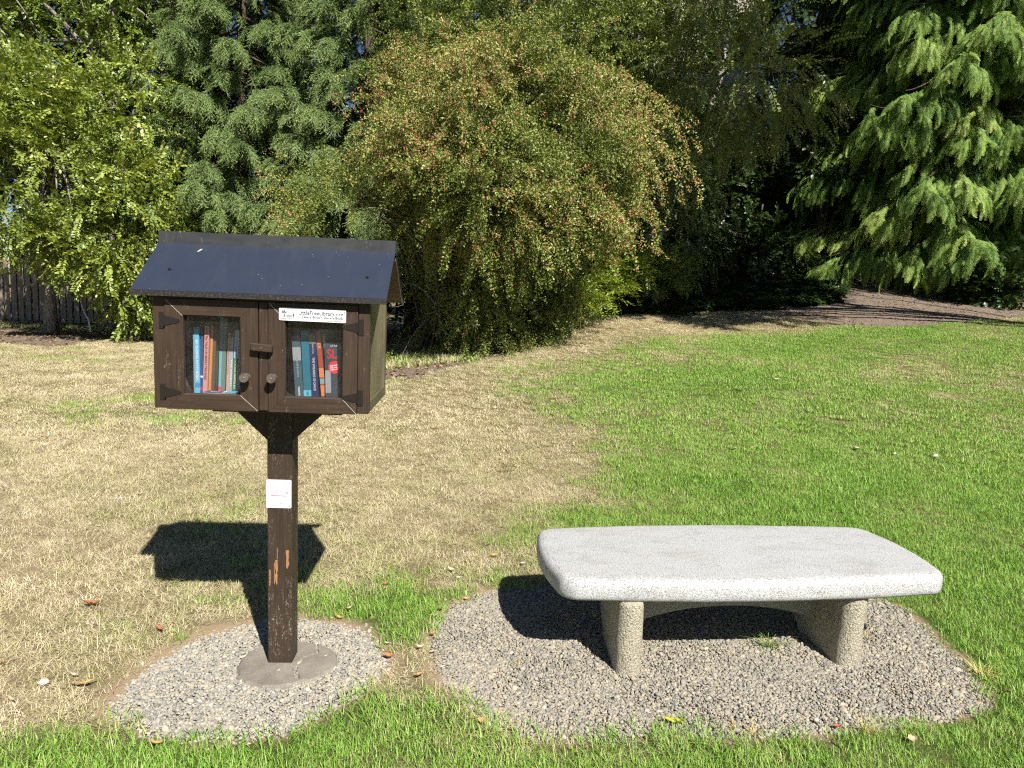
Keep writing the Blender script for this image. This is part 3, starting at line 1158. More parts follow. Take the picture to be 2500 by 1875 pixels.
def build_gravel(name, poly, material, label, sp, size):
    x0, y0 = poly.min(0)
    x1, y1 = poly.max(0)
    xs, ys, zs = [], [], []
    for layer in range(2):
        gx = np.arange(x0 - 0.05, x1 + 0.05, sp)
        gy = np.arange(y0 - 0.05, y1 + 0.05, sp)
        X, Y = np.meshgrid(gx, gy)
        x = (X + RNG.uniform(-.55, .55, X.shape) * sp).ravel()
        y = (Y + RNG.uniform(-.55, .55, X.shape) * sp).ravel()
        d = poly_dist(poly, x, y)
        edge = np.maximum(smooth(0.5 - (d + 0.03 * (vnoise(x, y, .12, 15) - .5)) / 0.07), 0.16 * smooth(1 - d / 0.12) * (vnoise(x, y, .1, 16) > .45))
        keep = RNG.random(len(x)) < edge * (1.0 if layer == 0 else 0.75)
        x, y = x[keep], y[keep]
        xs.append(x)
        ys.append(y)
        zs.append(terrain(x, y) - 0.010 + 0.006 * layer + 0.010 * (vnoise(x, y, 0.16, 12) - 0.4) + RNG.normal(0, 0.0012, len(x)))
    x, y, z = map(np.concatenate, (xs, ys, zs))
    n = len(x)
    s = size * np.exp(RNG.normal(0, 0.32, n))
    z = np.maximum(z, terrain(x, y) - 0.006)
    rot = np.stack([RNG.normal(0, 0.4, n), RNG.normal(0, 0.4, n), rnd(n, 0, 6.28)], 1)
    tint = np.clip(RNG.beta(2.2, 2.0, n) + 0.15 * (vnoise(x, y, 0.3, 3) - 0.5), 0, 1)
    o = scatter(name, PEB, np.stack([x, y, z], 1), rot, s, RNG.integers(0, len(PEB), n), tint, [material])
    tag(o, label, 'gravel', kind='stuff')
    return o


PEB = pebbles(7)
build_gravel('gravel', GRAVEL1, 'pebble_grey', 'round patch of pale grey pea gravel around the library post', 0.0086, 0.0049)
build_gravel('gravel', GRAVEL2, 'pebble_brown', 'wide patch of brown grey pea gravel under the stone bench', 0.0086, 0.0049)


# ------------------------------------------------------------------ mulch and litter
def build_chips():
    vs = []
    for k in range(6):
        t = Twig()
        L, W = random.uniform(0.03, 0.09), random.uniform(0.008, 0.02)
        V, F = cbox(-L / 2, L / 2, -W / 2, W / 2, -0.003, 0.004, 0.001)
        T = []
        for f in F:
            for i in range(1, len(f) - 1):
                T.append([f[0], f[i], f[i + 1]])
        t.add(V, T, 0.5)
        vs.append(t.out())
    lf = []
    for k in range(4):
        t = Twig()
        t.oval((-0.03, 0, 0.004), (1, 0, 0.1), (0.2, random.gauss(0, .4), 1), 0.06, 0.035, 0.5)
        lf.append(t.out())
    for nm, P, dens, var, m, lab in (('bark_mulch', MULCH_R, 95, vs, 'chips', 'brown bark mulch bed under the cedar at the lawn edge'),
                                     ('leaf_litter', MULCH_L, 110, lf, 'litter', 'dry brown leaf litter under the berry shrub'),
                                     ('leaf_litter', FENCE_SHADE_BED, 80, lf, 'litter', 'dark leaf litter laid for the shade on dry grass by the fence')):
        x0, y0 = P.min(0)
        x1, y1 = P.max(0)
        y1 = min(y1, 20)
        x1 = min(x1, 14)
        n = int((x1 - x0) * (y1 - y0) * dens)
        x, y = rnd(n, x0, x1), rnd(n, y0, y1)
        k = poly_dist(P, x, y) < 0.12 * (RNG.random(n) - 0.2)
        x, y = x[k], y[k]
        n = len(x)
        rot = np.stack([RNG.normal(0, .25, n), RNG.normal(0, .25, n), rnd(n, 0, 6.28)], 1)
        o = scatter(nm, var, np.stack([x, y, terrain(x, y) + 0.004], 1), rot, rnd(n, 0.6, 1.3), RNG.integers(0, len(var), n), RNG.beta(2, 2, n), [m])
        tag(o, lab, 'mulch' if 'bark' in nm else 'leaf litter', kind='stuff')


build_chips()
# ------------------------------------------------------------------ text (flat lettering turned into thin meshes)
TEXTS = []


def text(s, size, material, parent, matrix, align='CENTER', name='lettering', width=None, space=1.0, depth=0.0002, bold=0.02):
    cu = bpy.data.curves.new(name, 'FONT')
    cu.body = s
    cu.size = size
    cu.align_x = align
    cu.align_y = 'CENTER'
    cu.space_character = space
    cu.extrude = depth
    cu.resolution_u = 3
    cu.offset = size * bold
    ob = bpy.data.objects.new('tmp_text', cu)
    COL.objects.link(ob)
    TEXTS.append((ob, name, material, parent, matrix, width))


def flush_texts():
    bpy.context.view_layer.update()
    dg = bpy.context.evaluated_depsgraph_get()
    done = []
    for ob, name, material, parent, matrix, width in TEXTS:
        me = bpy.data.meshes.new_from_object(ob.evaluated_get(dg))
        done.append((ob, me, name, material, parent, matrix, width))
    for ob, me, name, material, parent, matrix, width in done:
        me.name = name
        if width:
            xs = [v.co.x for v in me.vertices]
            w = max(xs) - min(xs)
            k = width / w if w > 0 else 1
            for v in me.vertices:
                v.co.x *= k
        me.materials.clear()
        me.materials.append(MATS[material] if isinstance(material, str) else material)
        o = bpy.data.objects.new(name, me)
        link(o, parent)
        o.matrix_local = matrix
        cu = ob.data
        bpy.data.objects.remove(ob)
        bpy.data.curves.remove(cu)


def front_mx(x, y, z, roll=0.0):
    """text plane facing local -Y, reading along +X"""
    return Matrix.Translation((x, y, z)) @ Matrix.Rotation(roll, 4, 'Y') @ Matrix.Rotation(math.pi / 2, 4, 'X')


# ------------------------------------------------------------------ book box on a post
LIBX, LIBY, LIBYAW = -0.826, 2.396, math.radians(2.94)
LK, LZ = 0.9562, 0.0622      # size of the box and height of its frame above the lawn
lib = empty('book_box', (LIBX, LIBY, LZ), LIBYAW)
lib.scale = (LK, LK, LK)
tag(lib, 'dark brown two-door book exchange box with navy metal roof on a wooden post', 'book box')
ZB, ZT = 0.965, 1.352
HW, DP = 0.3662, 0.47


def part(name, vf, m, parent=lib, smooth_f=False):
    return mesh_obj(name, vf[0], vf[1], m, parent, smooth_f)


# post with bare patches
PX, PY0, PY1 = 0.0132, 0.1726, 0.2657
post = part('post', cbox(PX - .0465, PX + .0465, PY0, PY1, -LZ / LK, ZB - 0.013, 0.004), 'post')


def patch(pts, y):
    V, F = prism(pts, y - 0.0006, y + 0.003, 'y')
    part('bare_wood_patch', (V, F), 'bare_wood', post)


def jag(x0, x1, z0, z1, n=9):
    L = [(x0 + random.uniform(0, 0.35) * (x1 - x0), z0 + (z1 - z0) * i / n) for i in range(n + 1)]
    R = [(x1 - random.uniform(0, 0.35) * (x1 - x0), z0 + (z1 - z0) * i / n) for i in range(n + 1)]
    m = ((x0 + x1) / 2, z0 - 0.008)
    return [m] + R + L[::-1]


def zpost(py):   # photo row on the post front to height
    return ((1623 - py) * 0.00151 - LZ) / LK


patch(jag(PX + .021, PX + .037, zpost(1372), zpost(1330), 5), PY0)
patch(jag(PX - .018, PX - .006, zpost(1413), zpost(1355)), PY0)
patch(jag(PX - .0105, PX - .0075, zpost(1350), zpost(1325)), PY0)
patch(jag(PX - .040, PX - .034, zpost(1418), zpost(1380)), PY0)
patch(jag(PX - .022, PX - .018, zpost(1412), zpost(1362)), PY0)
# brackets and carrier board
for s in (-1, 1):
    xa = PX + s * 0.0472
    part('bracket', prism([(xa, ZB - .0135), (xa + s * 0.135, ZB - .0135), (xa, ZB - .0135 - 0.128)], PY0 + 0.006, PY1 - 0.006, 'y'), 'wood_v')
part('carrier_board', cbox(-0.182, 0.27, 0.03, 0.40, ZB - .0128, ZB - .0003, 0.002), 'wood_h')
# cabinet shell
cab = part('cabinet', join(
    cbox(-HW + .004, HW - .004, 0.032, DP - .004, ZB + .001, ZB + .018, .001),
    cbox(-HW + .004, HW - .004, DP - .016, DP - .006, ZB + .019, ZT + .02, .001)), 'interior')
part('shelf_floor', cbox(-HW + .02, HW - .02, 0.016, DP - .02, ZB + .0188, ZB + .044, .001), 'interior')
for s in (-1, 1):
    x0, x1 = sorted((s * HW, s * (HW - .0405)))
    part('corner_post', cbox(x0, x1, 0.0, 0.034, ZB, ZT, .002), 'wood_v')
    xa, xb = sorted((s * HW, s * (HW - .022)))
    part('rear_post', cbox(xa, xb, DP - .045, DP, ZB, ZT - .004, .002), 'wood_side_lit')
    part('side_rail', cbox(xa + .0006, xb - .0006, 0.0345, DP - .0455, ZB, ZB + .04, .002), 'wood_side_lit')
    xc, xd = sorted((s * (HW - .009), s * (HW - .02)))
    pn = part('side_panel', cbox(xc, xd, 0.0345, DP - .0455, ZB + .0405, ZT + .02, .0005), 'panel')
    # gable infill
    part('gable', prism([(0.02, ZT - .001), (DP - .02, ZT - .001), (0.232, ZT + .155)], xc + .001 if s > 0 else xc, xd if s > 0 else xd - .001, 'x'), 'wood_side_lit')
part('head_rail', cbox(-HW + .041, HW - .041, 0.001, 0.03, ZT - .0095, ZT + .03, .001), 'wood_h')
part('centre_post', cbox(-.0105, .0195, -.002, 0.03, ZB + .001, ZT - .0098, .002), 'wood_v')

# roof: two folded sheets and an upstand along the ridge
EW = 0.4256
E0, EZ, RY, RZ = -0.030, 1.369, 0.203, 1.5355
def sheet(p, q, th=0.004):
    p, q = np.array(p), np.array(q)
    d = (q - p) / np.linalg.norm(q - p)
    n = np.array([-d[1], d[0]])
    if n[1] < 0:
        n = -n
    return [tuple(p), tuple(q), tuple(q - n * th), tuple(p - n * th)]
RB, EB = 0.262, 0.512
front_sheet = part('roof_sheet', prism(sheet((E0, EZ), (RY, RZ)), -EW, EW, 'x'), 'roof')
rear_sheet = part('roof_sheet', prism(sheet((EB, EZ - .004), (RB, RZ - .008)), -EW, EW, 'x'), 'roof')
part('roof_board', prism([(E0 + .006, EZ - .0085), (RY + .004, RZ - .0065), (RY + .004, RZ - .019), (E0 + .006, EZ - .019)], -EW + .003, EW - .003, 'x'), 'soffit')
nb = 3
for i in range(nb):
    t0, t1 = i / nb, (i + 1) / nb - 0.004
    def pr(t, o):
        return (EB - .006 + (RB - .004 - EB + .006) * t, EZ - .0125 + (RZ - .008 - EZ + .004) * t - o)
    part('roof_board', prism([pr(t0, 0), pr(t1, 0), pr(t1, .0125), pr(t0, .0125)], -EW + .003, EW - .003, 'x'), 'soffit')
part('eave_strip', prism([(E0 - .0035, EZ - .001), (E0 + .002, EZ - .0005), (E0 + .002, EZ - .019), (E0 - .0035, EZ - .0185)], -EW, EW, 'x'), 'eave')
part('eave_strip', prism([(EB + .0035, EZ - .006), (EB - .002, EZ - .005), (EB - .002, EZ - .022), (EB + .0035, EZ - .0215)], -EW, EW, 'x'), 'eave')
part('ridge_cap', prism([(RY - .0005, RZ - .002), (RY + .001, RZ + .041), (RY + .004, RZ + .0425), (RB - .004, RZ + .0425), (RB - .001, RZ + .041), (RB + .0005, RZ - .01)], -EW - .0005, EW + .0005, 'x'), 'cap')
def roof_pt(a, t):
    return (a, E0 + (RY - E0) * t, EZ + (RZ - EZ) * t)
rn = np.array([0, -(RZ - EZ), RY - E0])
rn /= np.linalg.norm(rn)
for a, t in ((-.334, .42), (.345, .42)):
    c = np.array(roof_pt(a, t))
    part('roof_screw', join(cyl(c - rn * .001, rn, .0065, .0065, .002), cyl(c + rn * .001, rn, .0042, .0035, .004, 6)), 'hinge', front_sheet)
c = np.array(roof_pt(-.268, .86))
pt = []
for i in range(10):
    a = 2 * math.pi * i / 10
    pt.append((c[0] + .0035 * math.cos(a) * random.uniform(.7, 1.3) + 0.006 * math.sin(a), .011 * math.sin(a) * random.uniform(.75, 1.2)))
sl = np.array([0, RY - E0, RZ - EZ])
sl /= np.linalg.norm(sl)
Vd = np.array([[p[0], c[1], c[2]] + sl * p[1] * np.array([0, 1, 1]) for p in pt])
part('dropping', (np.concatenate([Vd + rn * .0006, Vd * 1.0 - rn * .001]), [list(range(10)), list(range(10, 20))[::-1]] + [[i, i + 10, (i + 1) % 10 + 10, (i + 1) % 10] for i in range(10)]), 'caulk', front_sheet)

# doors
DZ0, DZ1, WZ0, WZ1 = ZB - .002, ZT - .0105, ZB + .0536, ZB + .3196


def screws(pts, y, r=.0022):
    return join(*[cyl((x, y, z), (0, -1, 0), r, r * .8, .0012, 8) for x, z in pts])


def door(x0, x1, wx0, wx1, hinge_side, knob_x, knob_z):
    d = empty('door')
    d.parent = lib
    d.location = (0, 0, 0)
    yf, yb, g = -.0045, .014, .0004
    o = [(x0, DZ0), (x1, DZ0), (x1, DZ1), (x0, DZ1)]
    w = [(wx0, WZ0), (wx1, WZ0), (wx1, WZ1), (wx0, WZ1)]
    ch = .0045   # chamfer on the inner edge
    for k, (nm, mt) in enumerate((('rail', 'wood_h'), ('stile', 'wood_v'), ('rail', 'wood_h'), ('stile', 'wood_v'))):
        a, b, c_, e = np.array(o[k]), np.array(o[(k + 1) % 4]), np.array(w[(k + 1) % 4]), np.array(w[k])
        t = unit(b - a)
        a2, b2, c2, e2 = a + t * g, b - t * g, c_ - t * g, e + t * g
        nin = np.array([-t[1], t[0]])
        c3, e3 = c2 - nin * ch + t * ch * 1.0, e2 - nin * ch - t * ch * 1.0
        V = [(p[0], yf, p[1]) for p in (a2, b2, c3, e3)] + [(p[0], yb, p[1]) for p in (a2, b2, c2, e2)] + [(p[0], yf + ch, p[1]) for p in (c2, e2)]
        F = [[0, 1, 2, 3], [3, 2, 8, 9], [9, 8, 6, 7], [0, 4, 5, 1], [4, 7, 6, 5], [1, 5, 6, 8, 2], [0, 3, 9, 7, 4]]
        part(nm, (V, F), mt, d)
    # pale open mitres
    for cs in ((3, 3), (1, 1)):
        a, b = np.array(o[cs[0]]), np.array(w[cs[1]])
        a = a + (b - a) * .03
        b = b + (a - b) * .02
        t = unit(b - a)
        nn = np.array([-t[1], t[0]]) * .0006
        part('mitre_gap', prism([tuple(a - nn), tuple(b - nn), tuple(b + nn), tuple(a + nn)], yf - .0004, yf + .003, 'y'), 'caulk', d)
    part('pane', cbox(wx0 - .006, wx1 + .006, .0145, .0165, WZ0 - .006, WZ1 + .006, .0003), 'pane', d)
    for z in (ZB + .056, ZB + .302):
        s = 1 if hinge_side < 0 else -1
        xe = x0 if hinge_side < 0 else x1
        st = [(xe + s * .002, z + .017), (xe + s * .012, z + .0145), (xe + s * .048, z + .0055), (xe + s * .052, z), (xe + s * .048, z - .0055), (xe + s * .012, z - .0145), (xe + s * .002, z - .017)]
        vf = join(prism(st, yf - .0022, yf - .0002, 'y'),
                  cbox(min(xe - s * .004, xe - s * .021), max(xe - s * .004, xe - s * .021), -.0026, -.0003, z - .028, z + .028, .0006),
                  cyl((xe - s * .001, yf - .002, z - .018), (0, 0, 1), .0034, .0034, .036, 10),
                  screws([(xe + s * .045, z), (xe + s * .03, z + .004), (xe + s * .02, z - .006)], yf - .0022),
                  screws([(xe - s * .014, z + .021), (xe - s * .014, z), (xe - s * .014, z - .021)], -.0026))
        part('hinge', vf, 'hinge', d)
    prof = [(0, .013), (.004, .0105), (.016, .0115), (.021, .0165), (.034, .0168), (.0375, .015)]
    V, F = [], []
    n = 18
    for (dy, r) in prof:
        for i in range(n):
            a = 2 * math.pi * i / n
            V.append((knob_x + r * math.cos(a), yf - dy, knob_z + r * math.sin(a)))
    for k in range(len(prof) - 1):
        for i in range(n):
            F.append([k * n + i, k * n + (i + 1) % n, (k + 1) * n + (i + 1) % n, (k + 1) * n + i])
    F.append([(len(prof) - 1) * n + i for i in range(n)])
    part('knob', (V, F), 'knob', d, False)
    part('knob_screw', cyl((knob_x, yf - .0375, knob_z), (0, -1, 0), .004, .002, .001, 8), 'screw', d)
    return d


dl = door(-.3248, -.0130, -.265, -.0753, -1, -.0512, ZB + .118)
dr = door(.0224, .3250, .0790, .2725, 1, .0400, ZB + .1185)
# turn latch
lz = ZB + .2215
lat = part('latch', cbox(-.0365, .0365, -.0285, -.0065, -.0135, .0135, .003), 'wood_h')
lat.location = (.0042, 0, lz)
lat.rotation_euler = (0, math.radians(4.0), 0)
part('latch_screw', cyl((0, -.0285, 0), (0, -1, 0), .005, .004, .0015, 8), 'screw', lat)


def round_rect(w, h, r, n=5):
    P = []
    for cx, cz, a0 in ((w / 2 - r, h / 2 - r, 0), (-w / 2 + r, h / 2 - r, 90), (-w / 2 + r, -h / 2 + r, 180), (w / 2 - r, -h / 2 + r, 270)):
        for i in range(n):
            a = math.radians(a0 + 90 * i / (n - 1))
            P.append((cx + r * math.cos(a), cz + r * math.sin(a)))
    return P


# charter sign
sg = part('charter_sign', prism(round_rect(.2265, .0435, .0045), -.0015, .0015, 'y'), 'white_sign')
sg.location = (.1725, -.0065, ZB + .3385)
sg.rotation_euler = (0, math.radians(.5), 0)
ty = -.0017
text('LittleFreeLibrary.org', .0192, 'ink', sg, front_mx(.0275, ty, .0066), width=.150, space=1.05)
text('Take a Book \u2022 Share a Book', .0122, 'ink', sg, front_mx(.033, ty, -.0072), width=.141)
text('A Nonprofit Organization', .0056, 'ink', sg, front_mx(.0695, ty, -.0172), width=.062)
text('Charter # 87511', .0056, 'ink', sg, front_mx(-.085, ty, -.0158), width=.046)
text('\u00ae', .008, 'ink', sg, front_mx(.1075, ty, .0135))
# emblem: tree, bench and little box
em = []
def bar(x, z, w, h):
    em.append(cbox(x - w / 2, x + w / 2, ty - .0003, ty + .0003, z - h / 2, z + h / 2, .0001))
bar(-.0945, -.0048, .0026, .013)
for i in range(34):
    a, r = random.uniform(0.05, 3.1), random.uniform(.3, 1)
    x, z = -.0945 + .0125 * r * math.cos(a), .0025 + .0125 * r * math.sin(a)
    em.append(cyl((x, ty + .0003, z), (0, -1, 0), .0011, .0011, .0006, 6))
for i in range(5):
    bar(-.0945 + (i - 2) * .0026, .0038 + abs(i - 2) * .0008, .0009, .006)
bar(-.079, -.0045, .017, .0016)
bar(-.079, -.0078, .017, .0016)
bar(-.0868, -.0085, .0013, .007)
bar(-.0712, -.0085, .0013, .007)
bar(-.0645, -.0078, .0018, .009)
em.append(prism([(-.0695, -.0025), (-.0595, -.0025), (-.0645, .0022)], ty - .0003, ty + .0003, 'y'))
bar(-.0645, -.0038, .006, .0028)
bar(-.104, -.0045, .001, .006)
bar(-.1015, -.0072, .005, .001)
part('emblem', join(*em), 'ink', sg)

# plate on the post
ps = part('post_plaque', prism(round_rect(.0925, .109, .005), -.0012, .0012, 'y'), 'white_sign')
PZ = zpost(1190)
ps.location = (PX - .0022, PY0 - .0014, PZ)
py_ = -.0014
for s1, z, m_, w_ in (('LITTLE FREE LIBRARY', .0427, 'ink_pale', .071), ('NEIGHBORHOOD', .0345, 'ink_pale', .052), ('Building Community.', -.0165, 'ink_pale', .062), ('Sparking Creativity.', -.0262, 'ink_pale', .06), ('Inspiring Readers.', -.0356, 'ink_pale', .055), ('LittleFreeLibrary.org', -.0448, 'ink_pale', .058)):
    text(s1, .0068, m_, ps, front_mx(0, py_, z), width=w_)
def pbar(x, z, w, h):
    return cbox(x - w / 2, x + w / 2, py_ - .0003, py_ + .0003, z - h / 2, z + h / 2, .0001)
part('red_line', pbar(0, -.0072, .058, .0038), 'ink_red', ps)
part('picture_houses', join(prism([(-.004, .015), (.014, .015), (.005, .0225)], py_ - .0003, py_ + .0003, 'y'), pbar(.001, .008, .002, .011), pbar(.009, .008, .002, .011), pbar(.005, .009, .002, .012)), 'ink_teal', ps)
part('picture_tree', join(prism([(.014, .014), (.026, .014), (.02, .027)], py_ - .0003, py_ + .0003, 'y')), 'ink_yellow', ps)
part('picture_cloud', join(*[cyl((x, py_ + .0003, z), (0, -1, 0), r, r, .0006, 10) for x, z, r in ((-.038, .016, .004), (-.034, .013, .003), (-.04, .012, .003))]), 'ink_violet', ps)
part('picture_bench', pbar(-.022, .004, .016, .0016), 'ink_red', ps)
part('picture_reader', join(pbar(.027, .0045, .0042, .004), pbar(.03, .0055, .0042, .006), pbar(.0335, .0045, .0042, .004)), 'ink_red', ps)
part('picture_box', join(pbar(-.0075, .0105, .0045, .004), pbar(-.0075, .0065, .001, .006)), 'ink_red', ps)
for sx in (-1, 1):
    for sz in (-1, 1):
        part('plaque_screw', cyl((sx * .0395, -.0012, sz * .0475), (0, -1, 0), .002, .0015, .001, 8), 'ink', ps)

# ------------------------------------------------------------------ books
COLS = {}


def cmat(rgb, rough=0.45):
    key = (rgb, rough)
    if key not in COLS:
        m = mat('book_%d' % len(COLS), rough, 0.35, rgb)
        h = NT(m)
        nz = h.noise(h.coord((60, 60, 12)), 2.0, 4)
        h.color(h.mix(h.ramp(nz, [(0.4, (0, 0, 0)), (0.75, (0.35, 0.35, 0.35))]), rgb, tuple(c * 0.65 + 0.02 for c in rgb)))
        COLS[key] = m
    return COLS[key]


MATS['paper'] = mat('page_paper', 0.9, 0.1, (0.55, 0.5, 0.4))
FLOOR = ZB + .0442


def lib_pt(a, b, z):
    c, s = math.cos(LIBYAW), math.sin(LIBYAW)
    a, b = a * LK, b * LK
    return (LIBX + a * c - b * s, LIBY + a * s + b * c, z * LK + LZ)


def book(a, b, w, h, tilt, rgb, label, dep=.11, titles=(), bands=(), yaw=0.0):
    """a: middle of the foot of the spine; tilt: lean to the right in m over the height"""
    h = h * 1.13
    o = empty('book', lib_pt(a, b, FLOOR), LIBYAW + yaw)
    tl = math.atan2(tilt, h)
    lift = abs(math.sin(tl)) * w / 2
    o.location.z += lift * LK
    o.scale = (LK, LK, LK)
    o.rotation_euler = (0, tl, LIBYAW + yaw)
    tag(o, label, 'book', 'books in the box')
    c = cmat(rgb)
    th = min(.0013, w * .2)
    V, F = join(cbox(-w / 2, w / 2, 0, th, 0, h, .0004), cbox(-w / 2, -w / 2 + th, th, dep, 0, h, .0003), cbox(w / 2 - th, w / 2, th, dep, 0, h, .0003))
    mesh_obj('cover', V, F, c, o)
    V, F = cbox(-w / 2 + th + .0001, w / 2 - th - .0001, th + .0002, dep - .003, .003, h - .004, .0003)
    mesh_obj('pages', V, F, 'paper', o)
    for (z0, z1, rgb2) in bands:
        V, F = cbox(-w / 2 - .0001, w / 2 + .0001, -.0003, .0008, z0 * h, z1 * h, .0001)
        mesh_obj('spine_band', V, F, cmat(rgb2), o)
    for (s, zc, size, rgb2, ln) in titles:
        mx = Matrix(((0, 1, 0, 0), (0, 0, -1, -.0005), (-1, 0, 0, zc * h), (0, 0, 0, 1)))
        text(s, size, cmat(rgb2), o, mx, name='spine_title', width=ln * h)
    return o


def zx2(x):   # zoomed column in the left window to a
    return -.265 + (x - 240) / 830 * .190


def zx3(x):
    return .079 + (x - 535) / 830 * .1935


B1, B2 = .062, .118
W_ = (0.75, 0.75, 0.75)
K_ = (0.05, 0.04, 0.05)
book(zx2(288), B1, .005, .185, 0, (.22, .28, .33), 'thin grey blue book at the far left of the left window')
book(zx2(336), B1, .0165, .208, -.002, (.13, .42, .62), 'light blue children\'s book with white spine lettering', titles=(('MY THOMAS POTTY BOOK', .5, .011, W_, .62),), bands=((.09, .16, (.05, .25, .5)),))
book(zx2(390), B1 + .004, .008, .2, .004, (.03, .07, .2), 'navy book between the light blue and the pink book', bands=((.25, .28, (.7, .7, .65)), (.05, .1, (.4, .05, .08))))
book(zx2(444), B1, .0155, .212, .0105, (.58, .27, .25), 'salmon pink book with dark red spine lettering', titles=(('The TALES OF BEEDLE THE BARD', .53, .0105, (.22, .03, .04), .66), ('ROWLING', .93, .007, (.3, .06, .06), .1)))
book(zx2(496), B1 + .012, .008, .213, .0125, (.52, .25, .07), 'orange book leaning beside the pink one')
book(zx2(532), B1 + .02, .0085, .205, .012, (.12, .075, .045), 'dark brown book behind the orange one')
book(zx2(585), B2, .0105, .246, .011, (.17, .40, .42), 'tall thin teal book, tallest in the left window', bands=((.02, .07, (.5, .08, .14)),))
book(zx2(632), B2, .0145, .236, .011, (.14, .2, .17), 'grey green hardback next to the tall teal book')
book(zx2(705), B2, .0105, .19, .0095, (.50, .33, .27), 'short tan paperback with faint spine letters', titles=(('on the far night', .55, .006, (.3, .2, .18), .5),))
book(zx2(750), B2, .0095, .176, .009, (.36, .34, .37), 'mottled grey book with white spine letters', titles=(('THE WORLD', .35, .007, W_, .5),))
book(zx2(805), B2, .0145, .198, .0145, (.03, .19, .07), 'green and blue spined paperback in the left window', titles=(('M E LONGWORTH', .8, .008, (.05, .08, .14), .28), ('THE SECRETS of EASTON BAY', .3, .008, (.7, .75, .6), .5)), bands=((.55, 1.0, (.30, .46, .62)),))
book(zx2(858), B2, .010, .192, .0155, (.40, .40, .39), 'light grey paperback, left of two grey ones', titles=(('PRIVATE MEMOIRS', .5, .006, (.15, .15, .15), .5),))
book(zx2(903), B2, .0108, .189, .0165, (.36, .35, .33), 'light grey paperback, right of two grey ones', titles=(('ESSAYS ON TIME', .5, .006, (.2, .2, .2), .4),))
book(zx2(948), B2, .0082, .18, .021, (.17, .33, .52), 'leaning pale blue paperback at the right of the left window', titles=(('THE RED SPARROW', .55, .005, (.08, .1, .18), .5),))
book(zx2(1008), B2, .011, .176, .02, (.03, .10, .24), 'dark blue leaning book at the right edge of left window', bands=((0, .2, (.02, .02, .025)),))
# lying book
fl = empty('book', lib_pt(zx2(742), .019, FLOOR), LIBYAW + math.radians(-2))
fl.scale = (LK, LK, LK)
tag(fl, 'book lying flat in front of the spines, red lettering on navy cover', 'book', 'books in the box')
V, F = cbox(-.058, .055, 0, .040, .0, .0016, .0003)
mesh_obj('cover', V, F, cmat((.03, .07, .16)), fl)
V, F = cbox(-.057, .054, .001, .039, .0018, .0105, .0003)
mesh_obj('pages', V, F, 'paper', fl)
V, F = cbox(-.058, .055, 0, .040, .0107, .0125, .0003)
mesh_obj('cover', V, F, cmat((.03, .09, .2)), fl)
V, F = cbox(.015, .05, .001, .038, .0126, .013, .0001)
mesh_obj('cover_band', V, F, cmat((.1, .38, .6)), fl)
V, F = cbox(.005, .0145, .001, .038, .0126, .0131, .0001)
mesh_obj('cover_band', V, F, cmat((.65, .65, .65)), fl)
text('CARS', .024, cmat((.6, .04, .07)), fl, Matrix.Translation((-.022, .023, .0132)), name='cover_title', width=.05)
text('RAILS', .012, cmat((.7, .7, .7)), fl, Matrix.Translation((-.02, .008, .0132)), name='cover_title', width=.03)
# right window
book(zx3(560), B2, .008, .18, -.006, (.035, .035, .04), 'black book at the far left of the right window')
book(zx3(676), B1, .0285, .19, -.0135, (.05, .09, .11), 'thick dark book with a pale photo on its spine', titles=(('THE BLOOD OF OLYMPUS', .09, .0085, W_, .15), ('RIORDAN', .5, .009, (.28, .3, .32), .34)), bands=((.6, .82, (.30, .30, .31)),))
book(zx3(802), B1, .0268, .209, -.012, (.02, .14, .19), 'thick teal hardback with light blue label', bands=((.012, .1, (.13, .42, .52)),), titles=(('DB', .055, .011, (.01, .05, .1), .05),))
book(zx3(914), B1, .0235, .203, -.0115, (.022, .03, .09), 'navy hardback with pale spine lettering', titles=(('CRESSIDA COWELL', .76, .006, (.4, .4, .42), .17), ('THE WIZARDS OF ONCE', .36, .0105, (.5, .5, .52), .52)), bands=((.83, .97, (.16, .15, .09)),))
bk = book(zx3(1045), B1 + .002, .0165, .21, -.0245, (.33, .06, .035), 'dark red book leaning left, sunlit parts painted orange', titles=(('PER', .8, .015, (.5, .3, .2), .14),), bands=((.02, .18, (.62, .2, .08)), (.2, .28, (.2, .3, .3)), (.3, .44, (.62, .2, .08))))  # orange bands put the sunlight on the red spine into colour
book(zx3(1118), B1 + .004, .0055, .196, -.02, (.38, .28, .27), 'thin greyish pink book beside the face-out black one')
fo = empty('book', lib_pt(zx3(1215), .05, FLOOR), LIBYAW)
fo.scale = (LK, LK, LK)
fo.rotation_euler = (math.radians(-5), math.radians(-2.2), LIBYAW + math.radians(6))
tag(fo, 'black book standing face out with red letters and a red seal', 'book', 'books in the box')
V, F = cbox(-.03, .03, 0, .0015, 0, .197, .0004)
mesh_obj('cover', V, F, cmat((.045, .045, .055), .25), fo)
V, F = cbox(-.0295, .029, .0017, .02, .002, .195, .0004)
mesh_obj('pages', V, F, 'paper', fo)
V, F = cbox(-.03, .03, .0202, .0217, 0, .197, .0004)
mesh_obj('cover', V, F, cmat((.045, .045, .055), .25), fo)
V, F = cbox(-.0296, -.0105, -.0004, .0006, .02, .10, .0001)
mesh_obj('cover_sunlit_patch', V, F, cmat((.26, .26, .27), .3), fo)  # pale patch: sunlight on the lower black cover, put into colour
text('STAR', .0085, cmat((.4, .4, .42)), fo, front_mx(.003, -.0006, .186), name='cover_title', width=.026)
text('SL', .046, cmat((.42, .02, .035)), fo, front_mx(-.005, -.0006, .156), name='cover_title', width=.034)
sl_ = []
for i in range(48):
    a = 2 * math.pi * i / 48
    r = .0235 if i % 2 else .0215
    sl_.append((.004 + r * math.cos(a), .11 + r * math.sin(a)))
